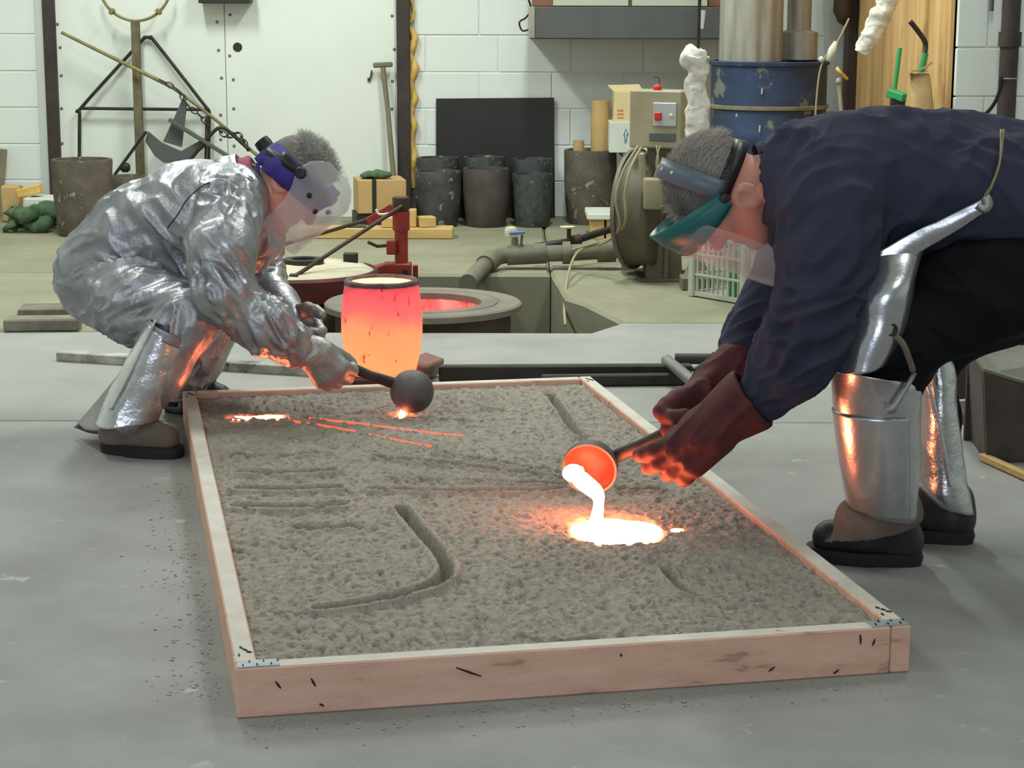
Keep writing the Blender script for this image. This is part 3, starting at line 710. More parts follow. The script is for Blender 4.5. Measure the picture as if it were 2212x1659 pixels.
p = PY(657, 548, LC[1] + 0.03); obj('vent_ring', lathe([(0.05, 0), (0.085, 0), (0.085, 0.018), (0.05, 0.018)], (p[0], LC[1] + 0.0, 0.136), 32, closed_prof=True), M_['iron'], lid, 40)
p = PY(757, 548, LC[1] + 0.10); obj('lug', boxmm((p[0] - .03, LC[1] + .09, 0.12), (p[0] + .03, LC[1] + .13, 0.165), 0.004), M_['iron'], lid)
# swing post with its tie rods
post_Y = 8.12
px_, zt = PY(866, 425, post_Y)[0], PY(866, 425, post_Y)[2]
lp = thing('lid_post', (px_, post_Y, -0.55), 'red steel swing post carrying the cream furnace lid on two rods', 'post')
obj('column', cyl((px_, post_Y, -0.55), (px_, post_Y, zt - 0.05), 0.028, n=24), M_['red'], lp, 40)
obj('cap', lathe([(0.0, -0.055), (0.036, -0.055), (0.036, -0.003), (0.033, 0.0), (0.0, 0.002)], (px_, post_Y, zt), 24), M_['iron_rust'], lp, 40)
obj('sleeve', cyl((px_, post_Y, zt - 0.14), (px_, post_Y, zt - 0.06), 0.036, n=24), M_['red'], lp, 40)
zb = PY(866, 585, post_Y)[2]
obj('clamp', boxmm((px_ - 0.075, post_Y - 0.045, zb - 0.035), (px_ + 0.042, post_Y + 0.045, zb + 0.035), 0.005), M_['red'], lp)
obj('bolt', lathe([(0.0, -0.01), (0.013, -0.01), (0.013, 0.002)], (px_ + 0.018, post_Y - 0.046, zb), 6, (0, 1, 0)), M_['iron'], lp)
obj('hinge_arm', beam((px_ - 0.06, post_Y - .01, zb), (LC[0] + 0.33, LC[1] + 0.10, 0.075), 0.05, 0.07, 0.004), M_['red'], lp)
obj('lever_block', boxmm((px_ - 0.06, post_Y - 0.05, PY(0, 545, post_Y)[2]), (px_ - 0.02, post_Y - 0.01, PY(0, 515, post_Y)[2]), 0.004), M_['red'], lp)
obj('lever', tube([PY(840, 530, post_Y - .03), PY(815, 532, post_Y - .05), PY(795, 523, post_Y - .07)], 0.007, 8), M_['iron_rust'], lp, 60)
obj('arm_plate', beam(PY(850, 450, post_Y - .035), PY(795, 482, post_Y - .035), 0.012, 0.045, 0.002), M_['red'], lp)
pf = np.array([LC[0] + 0.03, LC[1] - 0.28, 0.13])
obj('tie_rod', tube([PY(868, 445, post_Y - .04), PY(635, 598, pf[1])], 0.0085, 10), M_['iron_rust'], lp, 60)
obj('tie_rod', tube([PY(850, 458, post_Y + .03), PY(590, 535, LC[1] + .25)], 0.0085, 10), M_['iron_rust'], lp, 60)
q = PY(635, 598, pf[1]); obj('rod_lug', boxmm((q[0] - .018, q[1] - .02, q[2] - 0.05), (q[0] + .018, q[1] + .02, q[2] + .012), 0.003), M_['iron'], lp)
obj('tie_cord', tube(spline([PY(812, 452, post_Y - .06), PY(818, 462, post_Y - .06), PY(830, 463, post_Y - .06), PY(845, 459, post_Y - .05)], 14), 0.005, 8), M_['wool'], lp, 180)
stk = PZ(900, 616, 0.0); obj_ = obj('steel_stake', box((stk[0], 8.2, -0.12), (0.022, 0.022, 0.42), 0.003), M_['red']); obj_.location.z = -0.55
tag(obj_, 'short red brown steel stake standing beside the lid post', 'stake')
obj_.data.transform(Matrix.Scale(1.55, 4, (0, 0, 1)))

# ------------------------------------------------------------------ air pipe, valve and blower
YP = 8.82
ap = thing('air_pipe', tuple(PY(1230, 575, YP)), 'thick dusty grey air pipe bending down from the blower to the open furnace', 'pipe')
path = [PY(1395, 540, YP), PY(1330, 540, YP), PY(1230, 546, YP), PY(1130, 549, YP), PY(1085, 552, YP - .01), PY(1062, 560, YP - .05), PY(1045, 575, YP - .14), PY(1010, 612, 8.14)]
pp = np.concatenate([spline(path[:5], 30), spline(path[4:], 24)[1:]])
obj('main_pipe', tube(pp, 0.038, 20), M_['pipe'], ap, 60)
def collar(a, b, r, par, m_=None): return obj('collar', tube([a, b], r, 20), m_ or M_['pipe'], par, 40)
collar(PY(1095, 551, YP), PY(1180, 547, YP), 0.047, ap); collar(PY(1215, 546, YP), PY(1232, 546, YP), 0.052, ap); collar(PY(1290, 541, YP), PY(1330, 540, YP), 0.055, ap)
collar(PY(1064, 559, YP - .05), PY(1048, 573, YP - .13), 0.046, ap)
YP2 = YP + 0.09
gp = thing('gas_pipe', tuple(PY(1200, 540, YP2)), 'thin dark gas pipe lying over the thick air pipe', 'pipe')
obj('run', tube(spline([PY(1155, 533, YP2), PY(1190, 528, YP2), PY(1240, 520, YP2), PY(1300, 501, YP2 + .1), PY(1340, 491, YP2 + .15)], 24), 0.017, 14), M_['iron'], gp, 60)
obj('union', tube([PY(1232, 522, YP2), PY(1256, 517, YP2)], 0.027, 14), M_['iron_rust'], gp, 40)
obj('riser', tube([PY(1229, 548, YP2 - .04), PY(1229, 492, YP2 - .04)], 0.010, 12), M_['iron_rust'], gp, 40)
obj('valve_disc', lathe([(0, 0), (0.036, 0), (0.036, 0.006), (0, 0.009)], PY(1226, 492, YP2 - .04), 18), M_['refractory'], gp, 40)
va = thing('gas_valve', tuple(PY(1110, 535, YP)), 'small brass valve with bright blue handle on top of the air pipe', 'valve')
obj('valve_body', tube([PY(1112, 536, YP), PY(1112, 512, YP)], [0.018, 0.015], 12), M_['pipe'], va, 40)
obj('stem', tube([PY(1125, 536, YP - .02), PY(1128, 508, YP - .02)], 0.006, 8), M_['pipe'], va, 40)
obj('handle', beam(PY(1100, 504, YP - .03), PY(1134, 502, YP - .03), 0.02, 0.014, 0.003), M_['bluevalve'], va)
obj('cap', lathe([(0, 0), (0.028, 0), (0.03, 0.035), (0.022, 0.046), (0, 0.05)], PY(1104, 512, YP + .03), 20), M_['refractory'], va, 40)

BC = PY(1402, 452, 8.55)
bl = thing('blower', (BC[0], 8.55, 0.0), 'brown cast blower with round fan casing standing beside the pit', 'blower')
ax_ = np.array([0.90, -0.43, 0.0]); ax_ /= np.linalg.norm(ax_)
obj('fan_casing', lathe([(0.0, -0.085), (0.10, -0.085), (0.245, -0.07), (0.255, -0.055), (0.25, -0.045), (0.25, 0.05), (0.255, 0.06), (0.24, 0.075), (0.09, 0.085), (0.085, 0.11), (0.0, 0.11)], BC, 48, ax_), M_['blower'], bl, 40)
obj('casing_flange', lathe([(0.235, -0.075), (0.268, -0.075), (0.268, -0.058), (0.235, -0.058)], BC, 48, ax_, True), M_['pipe'], bl, 40)
obj('rib', beam(BC + ax_ * 0.088 + np.array([0, 0, 0.02]), BC + ax_ * 0.088 + np.array([0.03, 0, -0.23]), 0.03, 0.014, 0.003, up=ax_), M_['blower'], bl)
po = PY(1368, 525, 8.66)
obj('outlet_flange', lathe([(0.0, -0.03), (0.105, -0.03), (0.11, 0.0), (0.105, 0.018), (0.0, 0.018)], po, 32, (1, 0.05, 0)), M_['iron'], bl, 40)
obj('outlet_ring', lathe([(0.07, -0.055), (0.11, -0.05), (0.11, -0.032), (0.07, -0.032)], po, 32, (1, 0.05, 0), True), M_['pipe'], bl, 40)
b0 = PZ(1432, 606, 0.0)
obj('pedestal', prism([(b0[0] - .075, b0[1] - .02, 0), (b0[0] + .085, b0[1] - .02, 0), (b0[0] + .06, b0[1] - .02, 0.34), (b0[0] - .07, b0[1] - .02, 0.34)], (0, 0.24, 0)), M_['blower'], bl)
obj('pedestal_web', boxmm((b0[0] + .0, b0[1] - .045, 0.0), (b0[0] + .02, b0[1] - .02, 0.30), 0.004), M_['blower'], bl)
obj('foot_plate', boxmm((b0[0] - .11, b0[1] - .05, 0.0), (b0[0] + .12, b0[1] + .25, 0.012), 0.003), M_['blower'], bl)
mo = PY(1500, 500, 8.5)
obj('motor', lathe([(0.0, -0.11), (0.09, -0.11), (0.11, -0.09), (0.11, 0.12), (0.09, 0.14), (0.0, 0.14)], mo, 32, ax_), M_['iron'], bl, 40)
obj('junction_box', box(PY(1410, 418, 8.32), (0.085, 0.07, 0.135), 0.012, seg=2), M_['beige'], bl, 50)
obj('conduit', beam(PY(1386, 330, 8.36), PY(1390, 402, 8.36), 0.028, 0.028, 0.006, up=(0, 1, 0)), M_['beige'], bl)
obj('support_column', beam(PY(1432, 315, 8.45), PY(1432, 420, 8.45), 0.13, 0.10, 0.004, up=(0, 1, 0)), M_['blower'], bl)
for k in (0, 1): obj('lead', tube(spline([PY(1418 + 8 * k, 315, 8.33), PY(1422 - 4 * k, 350, 8.31), PY(1412 + 10 * k, 388, 8.31)], 12), 0.004, 6), M_['cord'], bl, 180)
ft = PZ(1507, 628, 0.0)
ms = thing('motor_stand', (ft[0], ft[1] + .06, 0), 'small flared cast iron foot on a square base beside the blower', 'stand')
obj('base_block', boxmm((ft[0] - .068, ft[1] - .0, 0.0), (ft[0] + .068, ft[1] + .13, 0.055), 0.005), M_['pipe'], ms)
obj('flared_stem', lathe([(0.062, 0.055), (0.055, 0.062), (0.038, 0.10), (0.027, 0.15), (0.025, 0.21), (0.0, 0.21)], (ft[0], ft[1] + .065, 0), 20), M_['pipe'], ms, 60)

# control box on the blower
cb = thing('control_box', tuple(PY(1425, 318, 8.3)), 'grey beige electrical control box with red switch above the blower', 'control box')
R_ = rotm(rz=math.radians(-24))
cbc = PY(1428, 256, 8.42)
obj('cabinet', box(cbc, (0.235, 0.15, 0.245), 0.006, R_), M_['beige'], cb)
fc_ = cbc + R_ @ np.array([0.045, -0.079, 0.022])
sp_ = obj('switch_plate', box(fc_, (0.105, 0.010, 0.10), 0.003, R_), M_['switch'], cb)
obj('start_button', box(fc_ + R_ @ np.array([-0.028, -0.009, -0.008]), (0.03, 0.012, 0.034), 0.003, R_), M_['redplastic'], sp_)
obj('pilot', lathe([(0, -.008), (.007, -.006), (.008, .0)], fc_ + R_ @ np.array([0.030, -0.006, -0.002]), 12, (0.4, 1, 0)), M_['wool'], sp_)
obj('badge', box(cbc + R_ @ np.array([0.035, -0.0765, -0.075]), (0.12, 0.004, 0.035), 0.002, R_), M_['gunmetal'], cb)
obj('knob', lathe([(0, 0), (.017, 0), (.02, .012), (.012, .024), (0, .026)], cbc + np.array([-0.02, -0.03, 0.122]), 14), M_['redplastic'], cb, 60)
# cables looping off the control box down to the pit
def cable(pts, Ys, r, label):
    q = spline([PY(x, y, Y) for (x, y), Y in zip(pts, Ys)], 70); tag(obj('cable', tube(q, r, 8), M_['cord'], None, 180), label, 'cable')
cable([(1378, 316), (1345, 372), (1330, 430), (1338, 490), (1310, 522), (1262, 536), (1240, 556), (1226, 600), (1219, 655), (1221, 702)], [8.30, 8.27, 8.26, 8.3, 8.5, 8.65, 8.6, 8.3, 8.05, 7.7], 0.006, 'pale cable drooping from the control box over the pit edge')
cable([(1385, 318), (1362, 365), (1350, 420), (1350, 480), (1325, 512), (1270, 530), (1236, 540)], [8.29, 8.25, 8.24, 8.27, 8.48, 8.62, 8.75], 0.006, 'shorter pale cable hanging inside the drooping one to the pipe')

# ------------------------------------------------------------------ crucibles along the back wall
def crucible(px, Yc, dia, h, bulge, m_, label, spout=False, seed=0, group=None):
    x = PY(px, 480, Yc)[0]; r = dia / 2
    prof = [(0.0, 0.0), (r * .80, 0), (r * .84, .008), (r * (.92 + bulge * .5), h * .3), (r * (0.97 + bulge), h * .58), (r * (.98 + bulge * .6), h * .82), (r, h - .012), (r * .985, h), (r * .86, h), (r * .84, h - .02), (r * .78, h * .3), (0.0, h * .2)]
    v, f = lathe(prof, (x, Yc, 0), 36); v = v + 0.0025 * np.stack([fbm(v * 20 + seed), fbm(v * 20 + 5 + seed), 0 * v[:, 0]], 1)
    if spout:
        a = v - np.array([x, Yc, 0]); s = (a[:, 2] > h * .9) & (a[:, 1] < 0) & (np.abs(a[:, 0] - .3 * r) < .03); v[s, 2] -= .012
    return tag(obj('crucible', (v, f), m_, None, 50), label, 'crucible', group)
crucible(946, 10.84, .235, .35, .0, M_['graphite'], 'grey crucible against the wall behind the one nearest the steel column', seed=1)
crucible(1046, 10.84, .235, .355, .0, M_['graphite'], 'grey crucible against the black panel behind the brownish barrel shaped one', seed=2)
crucible(1150, 10.84, .225, .345, .0, M_['graphite'], 'grey crucible with thick rim against the black panel edge', seed=3)
crucible(946, 10.56, .255, .30, .03, M_['graphite'], 'grey streaked crucible in the front row nearest the steel column', seed=4)
crucible(1050, 10.56, .252, .315, .05, mat('brown_grey_crucible', (88, 80, 76), .6, var=((62, 56, 54), 9, 1.), bump=(70, .0025), spots=((130, 126, 116), 20, .7)), 'brownish barrel shaped crucible with chipped rim in the front row', True, seed=5)
crucible(1150, 10.56, .222, .285, .0, mat('speckled_crucible', (80, 86, 84), .5, var=((46, 50, 50), 30, 1.), bump=(60, .004), spots=((140, 146, 138), 34, .64)), 'speckled green grey straight crucible in the front row', seed=6)
crucible(1274, 10.72, .29, .405, .03, M_['graphite_brown'], 'tall barrel crucible holding cardboard tubes beside the white carton', seed=7)
crucible(182, 10.10, .315, .395, .0, M_['graphite_brown'], 'large rough brown crucible in front of the dark column by the rags', seed=8)
crucible(278, 10.55, .20, .27, .0, M_['graphite_brown'], 'small crucible with dark mouth behind the large rough brown one', seed=9)
bp = pxprism([(942, 213), (1197, 211), (1199, 476), (942, 478)], 10.965, 0.008)
tag(obj('black_panel', bp, M_['black']), 'black flat sheet leaning on the block wall behind grey crucibles', 'panel')
def ctube(px0, px1, py0, z0, Yc, label, lean=0.0):
    a, b = PY(px0, py0, Yc), PY(px1, py0, Yc); r = (b[0] - a[0]) / 2; x = (a[0] + b[0]) / 2; zt = a[2]
    tag(obj('cardboard_tube', lathe([(r, 0), (r, zt - z0), (r * .9, zt - z0), (r * .9, 0)], (x, Yc, z0), 28, closed_prof=True), M_['cardboard'], None, 40), label, 'tube')
ctube(1277, 1317, 216, 0.12, 10.72, 'tall plain cardboard tube standing in the barrel crucible')
ctube(1238, 1262, 303, 0.12, 10.68, 'short cardboard tube end peeking out of the barrel crucible')
# cartons on a small bench
def pbox(name, px0, px1, py0, py1, Y, dep, m_, label, cat, rz=0.0, bev=0.003):
    a, b = PY(px0, py1, Y), PY(px1, py0, Y); w, h = b[0] - a[0], b[2] - a[2]
    c = np.array([(a[0] + b[0]) / 2, Y + dep / 2, (a[2] + b[2]) / 2]); return c, tag(obj(name, box(c, (w, dep, h), bev, rotm(rz=rz)), m_), label, cat)
a, b = PY(1356, 330, 10.5), PY(1478, 330, 10.5)
bn = thing('bench', ((a[0] + b[0]) / 2, 10.65, 0), 'low grey bench carrying the cartons behind the blower', 'bench')
obj('bench_top', boxmm((a[0] - .03, 10.48, a[2] - .03), (b[0] + .03, 10.9, a[2]), 0.003), M_['gunmetal'], bn)
for sx in (a[0] + .02, b[0] - .02):
    for sy in (10.52, 10.86): obj('leg', boxmm((sx - .02, sy - .02, 0), (sx + .02, sy + .02, a[2] - .03), 0.002), M_['gunmetal'], bn)
wc, wb = pbox('white_carton', 1316, 1476, 264, 330, 10.5, .3, M_['white_box'], 'white carton with blue marks under the torn yellow carton', 'carton')
for s in ([(1347, 292), (1352, 278), (1357, 292)], [(1349, 290), (1350, 310)], [(1355, 288), (1352, 308)], [(1362, 300), (1367, 275)]):
    obj('printed_mark', tube([PY(x, y, 10.4985) for x, y in s], 0.0022, 6), M_['ink'], wb)
yc, yb = pbox('yellow_carton', 1326, 1476, 198, 264, 10.52, .27, M_['carton'], 'open yellow carton with faded orange print on the white carton', 'carton')
for i in range(3):
    q = PY(1334 + 0 * i, 238 + 8 * i, 10.519); obj('printed_mark', box((q[0] + .015, q[1], q[2]), (.035, .002, .010)), mat('faded_orange_print', (210, 140, 92), .85) if i == 0 else bpy.data.materials['faded_orange_print'], yb)
q0, q1 = PY(1326, 198, 10.52), PY(1476, 198, 10.52)
obj('flap', sheet(np.array([[(q0[0], 10.53, q0[2]), (q0[0] - .03, 10.60, q0[2] + .03)], [(q0[0] + .16, 10.53, q0[2]), (q0[0] + .14, 10.60, q0[2] + .035)]]), .004), M_['carton'], yb)
tag(obj('wire_hook', tube(spline([PY(1405, 198, 10.6), PY(1421, 190, 10.6), PY(1424, 170, 10.6), PY(1412, 166, 10.6)], 16), .0022, 6), M_['iron'], None, 180), 'bent thin wire sticking up from the yellow carton', 'wire')
sh = PZ(1300, 485, 0.0)
tb = thing('low_table', (sh[0], 10.0, 0), 'low white board propped on wood blocks before the barrel crucible', 'table')
a, b = PY(1266, 462, 10.1), PY(1345, 462, 10.1)
obj('board', boxmm((a[0], 9.95, a[2] - .015), (b[0], 10.3, a[2] + .015), 0.004), M_['white_box'], tb)
obj('block', boxmm((a[0] + .02, 9.97, 0), (a[0] + .09, 10.2, a[2] - .015), 0.004), M_['pine'], tb)
obj('block', boxmm((b[0] - .09, 9.97, 0), (b[0] - .02, 10.2, a[2] - .015), 0.004), M_['pine'], tb)

# ------------------------------------------------------------------ drum, ducts, wall cabinet
DX, DYc = PY(1660, 200, 9.7)[0], 9.7
dr = thing('blue_drum', (DX, DYc, 0), 'blue steel drum with dusty rims under the ribbed ducts', 'drum')
zt = PY(1660, 136, 9.42)[2]; rd = .285
prof = [(0.0, 0.0), (rd, 0.0)]; 
for zr in (.30, .60): prof += [(rd, zt * zr - .03), (rd + .012, zt * zr), (rd, zt * zr + .03)]
obj('drum_shell', lathe(prof + [(rd, zt - .015), (0, zt - .015)], (DX, DYc, 0), 56), M_['blue_drum'], dr, 50)
for z in (0.006, zt * .60 + .15, zt - .006): obj('rim', lathe([(rd - .01, z - .008), (rd + .009, z - .010), (rd + .011, z + .006), (rd - .01, z + .01)], (DX, DYc, 0), 56, closed_prof=True), M_['tan_band'] if z < zt - .05 else M_['blue_drum'], dr, 60)
dl = obj('paint_chip', join(*[pxprism([(x, y), (x + 3, y + 1), (x + 2, y + l), (x - 1, y + l - 1)], 9.412, .004) for x, y, l in ((1645, 190, 14), (1640, 270, 16), (1590, 245, 8))]), M_['refractory'], dr)
def duct(px0, px1, Yc, pyb, label, collar_py=None, ribs=True):
    a, b = PY(px0, 60, Yc), PY(px1, 60, Yc); r = (b[0] - a[0]) / 2; x = (a[0] + b[0]) / 2; z0 = zt + 0.002
    t = thing('duct', (x, Yc, z0), label, 'duct')
    n = 72; V = []; 
    def ring(rr, z): return [(x + (rr + (.004 * math.cos(12 * q) if ribs else 0)) * math.cos(q), Yc + (rr + (.004 * math.cos(12 * q) if ribs else 0)) * math.sin(q), z) for q in np.arange(n) * 2 * PI / n]
    V = ring(r, z0) + ring(r, 2.6); Fq = [(i, (i + 1) % n, n + (i + 1) % n, n + i) for i in range(n)] + [tuple(range(n - 1, -1, -1)), tuple(range(n, 2 * n))]
    obj('duct_pipe', (V, Fq), M_['galv'], t, 60)
    zj = 1.75; obj('joint_band', lathe([(r + .0, zj), (r + .012, zj), (r + .012, zj + .03), (r, zj + .03)], (x, Yc, 0), 48, closed_prof=True), M_['galv'], t, 40)
    return t, x, r, z0
duct(1556, 1690, 9.68, 136, 'wide ribbed galvanised duct rising from the blue drum')
t, x, r, z0 = duct(1700, 1752, 9.85, 136, 'narrow brownish duct with wide collar beside the ribbed duct', ribs=False)
zc = PY(1730, 70, 9.85)[2]; obj('collar', lathe([(r, z0 + .003), (r + .035, z0 + .003), (r + .035, zc), (r, zc + .012)], (x, 9.85, 0), 40, closed_prof=True), M_['galv'], t, 40)

cy = 10.52
a, b = PY(1143, 84, cy), PY(1580, 84, cy); zb, zt_ = a[2], PY(1143, 14, cy)[2]
wcb = thing('wall_cabinet', ((a[0] + b[0]) / 2, WY - .01, zb), 'long dark grey wall cabinet with pale glazed doors above the block wall', 'cabinet')
obj('base_trough', boxmm((a[0], cy, zb), (b[0], WY - .012, zt_), 0.006), M_['gunmetal'], wcb)
obj('end_strip', boxmm((a[0] - .004, cy - .008, zb + .004), (a[0] + .03, cy + .004, zt_), 0.002), M_['galv'], wcb)
obj('carcass', boxmm((a[0] + .02, cy + .03, zt_), (b[0], WY - .012, zt_ + .75), 0.004), mat('reddish_wood', (140, 96, 72), .7, var=((110, 74, 54), 5, 1.), stretch=(1, 1, 6)), wcb)
pale = mat('pale_green_frame', (178, 186, 166), .5); glz = mat('dim_glass', (150, 170, 158), .12, 0.0, spec=.6)
x0 = PY(1195, 5, cy)[0]
for k in range(2):
    xa = x0 + k * .42; d_ = obj('door', join(boxmm((xa, cy + .005, zt_ + .005), (xa + .40, cy + .03, zt_ + .04)), boxmm((xa, cy + .005, zt_ + .70), (xa + .40, cy + .03, zt_ + .74)), boxmm((xa, cy + .005, zt_ + .04), (xa + .035, cy + .03, zt_ + .70)), boxmm((xa + .365, cy + .005, zt_ + .04), (xa + .40, cy + .03, zt_ + .70))), pale, wcb)
    obj('pane', boxmm((xa + .035, cy + .012, zt_ + .04), (xa + .365, cy + .02, zt_ + .70)), glz, d_)
tag(obj('cable_loop', tube(spline([PY(1140, -5, cy + .02), PY(1147, 20, cy + .05), PY(1136, 38, cy + .1), PY(1122, 48, cy + .1), PY(1128, 66, cy + .1), PY(1142, 64, cy + .06)], 40), .005, 8), M_['iron'], None, 180), 'small black cable loop hanging at the end of the wall cabinet', 'cable')

# ------------------------------------------------------------------ wool wrapped hangings
def wool(pts, Y, rs, label, ropetop):
    q = spline([PY(x, y, Y) for x, y in pts], 70); r = np.interp(np.linspace(0, 1, 70), np.linspace(0, 1, len(rs)), rs)
    v, f = tube(q, r, 28); v = v + 0.010 * np.stack([fbm(v * 26), fbm(v * 26 + 9), fbm(v * 26 + 21)], 1) + 0.004 * np.stack([fbm(v * 80), fbm(v * 80 + 9), fbm(v * 80 + 21)], 1)
    t = thing('wool_lagging', q[-1], label, 'lagged pipe'); obj('wool_wrap', (v, f), M_['wool'], t, 180)
    obj('rod', tube([q[len(q) // 2], q[0], np.asarray(ropetop)], .007, 8), M_['iron'], t)
    return t
a = PY(1512, 100, 7.9); tp = PY(1518, -40, 7.9)
t = wool([(1508, 104), (1500, 122), (1506, 150), (1502, 190), (1506, 230), (1506, 270), (1512, 310), (1514, 350)], 7.9, [.028, .060, .044, .038, .048, .046, .045, .045], 'fluffy white wool wrapped burner hanging behind the bending man in navy', (tp[0] + .02, 7.9, ZC))
obj('grip', tube([PY(1516, 62, 7.9), PY(1519, 22, 7.9)], [.007, .011], 10), M_['wool'], t, 60)
b = PY(1926, -40, 8.75)
wool([(1934, -45), (1918, -5), (1900, 40), (1878, 80), (1860, 112)], 8.75, [.04, .042, .044, .040, .030], 'slanting white wool wrapped pipe in front of the plywood', (b[0] + .15, 8.75, ZC))

# ------------------------------------------------------------------ things in the plywood corner
pq = PY(1838, 100, 10.6)
tag(obj('timber_post', rough(boxmm((pq[0] - .03, 10.55, 0.0), (pq[0] + .045, 10.66, 2.6), .006), .003, 6), mat('dark_old_timber', (82, 70, 60), .85, var=((58, 48, 42), 6, 1.), stretch=(3, 3, .5))), 'dark old timber post standing by the plywood sheet', 'post')
tag(obj('steel_sheet', pxprism([(1775, -60), (1830, -60), (1834, 400), (1790, 400)], 10.70, .01), M_['switch']), 'tall pale grey steel sheet leaning between the ducts and timber post', 'sheet')
tag(obj('rag_bundle', rough(lathe([(0, -.10), (.03, -.08), (.05, -.02), (.05, .06), (.03, .12), (0, .13)], PY(1822, 12, 10.48), 14), .012, 20), M_['iron_rust'], None, 180), 'dark brown rag bundle tied to the timber post', 'rag')
cn = thing('pull_cord', tuple(PY(1765, 270, 9.4)), 'old pull cord with a pale connector hanging beside the blue drum', 'cord')
obj('cord', tube(spline([PY(1834, 40, 9.45), PY(1810, 88, 9.42), PY(1786, 118, 9.4), PY(1772, 150, 9.4), PY(1765, 200, 9.4), PY(1760, 270, 9.4)], 40), .005, 8), M_['cord'], cn, 180)
obj('connector', tube([PY(1806, 90, 9.41), PY(1798, 108, 9.405), PY(1788, 132, 9.40)], [.010, .020, .014], 14), M_['white_box'], cn, 180)
obj('knob', lathe([(0, -.014), (.012, -.008), (.014, .004), (.006, .014), (0, .015)], PY(1774, 128, 9.395), 12), M_['white_box'], cn, 180)
sr = thing('steel_lance', (PY(1822, 300, 9.3)[0], 9.3, 0), 'bright steel lance with ball tip and yellow ties beside the timber post', 'lance')
obj('lance_tube', tube([PY(1812, 180, 9.3), PY(1822, 300, 9.3), (PY(1846, 560, 9.3)[0], 9.25, .001)], .010, 12), M_['galv'], sr, 60)
obj('tip', lathe([(0, -.018), (.014, -.012), (.016, .0), (.010, .016), (0, .019)], PY(1812, 176, 9.3), 14), M_['galv'], sr, 180)
obj('yellow_tie', rough(tube(spline([PY(1808, 148, 9.32), PY(1815, 156, 9.3), PY(1822, 164, 9.32), PY(1830, 170, 9.33)], 12), .009, 8), .004, 40), M_['foam'], sr, 180)
tag(obj('bent_bar', tube(spline([PY(1966, 46, 8.45), PY(1982, 66, 8.45), PY(1997, 88, 8.45), PY(1999, 105, 8.45), PY(1993, 135, 8.42), PY(1984, 175, 8.40)], 30), .011, 10), M_['iron'], None, 180), 'dark bent iron bar leaning on the plywood above the sack', 'bar')
br = thing('broom', (PY(1942, 300, 8.55)[0], 8.5, 0), 'green push broom upside down against the plywood', 'broom')
obj('broom_handle', tube([PY(1944, 104, 8.58), PY(1931, 205, 8.56), (PY(1905, 560, 8.5)[0], 8.5, .001)], .010, 12), M_['green'], br, 60)
obj('broom_head', beam(PY(1922, 200, 8.53), PY(1958, 212, 8.47), .06, .035, .004), M_['green'], br)
obj('bristles', pxprism([(1928, 212), (1956, 220), (1952, 262), (1926, 258)], 8.47, .05), M_['black'], br)
tag(obj('green_grip', tube([PY(1999, 115, 8.36), PY(1989, 158, 8.36), PY(1972, 240, 8.36)], [.014, .014, .009], 12), M_['green'], None, 60), 'green plastic tool handle poking out of the paper sack', 'tool handle')
bg = thing('paper_sack', (PY(1985, 330, 8.3)[0], 8.28, 0), 'tall crumpled brown paper sack standing by the white wall corner', 'sack')
q = []
for (xl, xr, y, d) in ((1968, 2006, 158, .02), (1966, 2008, 180, .05), (1964, 2010, 215, .07), (1962, 2012, 260, .08), (1962, 2012, 400, .08), (1962, 2012, 617, .08)):
    a, b = PY(xl, y, 8.28), PY(xr, y, 8.28); c_ = (a + b) / 2; w = (b[0] - a[0]) / 2
    q.append([c_ + np.array([w * np.sign(math.cos(t_)) * abs(math.cos(t_)) ** .5, d * np.sign(math.sin(t_)) * abs(math.sin(t_)) ** .5, 0]) for t_ in np.arange(28) * 2 * PI / 28])
q = np.array(q); v, f = sheet(np.swapaxes(q, 0, 1), .004, closed_u=True); obj('bag_body', rough((v, f), .004, 22), M_['bag'], bg, 60)
obj('folded_top', rough(sheet(np.array([[PY(x, y, 8.22 + .02 * k) for x, y in ((1958, 166), (1972, 154), (1988, 152), (2000, 146), (2012, 134))] for k in range(4)]), .005), .004, 26), M_['bag'], bg, 60)

# wall pipe at the right
wx = PY(2186, 100, 8.12)
wp = thing('wall_pipe', (wx[0], 8.16, 0), 'thick dark upright pipe with coupling against the white block wall', 'pipe')
obj('pipe', cyl((wx[0], 8.16, 0), (wx[0], 8.16, ZC - .002), .038, n=24), M_['steel_dark'], wp, 40)
zc = PY(2186, 85, 8.12)[2]; obj('coupling', cyl((wx[0], 8.16, zc - .03), (wx[0], 8.16, zc + .03), .047, n=24), M_['steel_dark'], wp, 40)
zc = PY(2186, 170, 8.12)[2]; obj('tie_wire', lathe([(.039, -.002), (.042, -.002), (.042, .003), (.039, .003)], (wx[0], 8.16, zc), 24, closed_prof=True), M_['galv'], wp)
obj('side_cable', tube(spline([PY(2162, 165, 8.13), PY(2158, 200, 8.15), PY(2142, 232, 8.2), PY(2118, 255, 8.24)], 24), .008, 8), M_['iron'], wp, 180)
a = PY(2141, 24, 8.22); tag(obj('conduit_stub', cyl(a, (a[0], a[1], ZC - .002), .010, n=12), M_['gunmetal'], None, 40), 'thin grey conduit ending on the white wall beside the thick pipe', 'conduit')

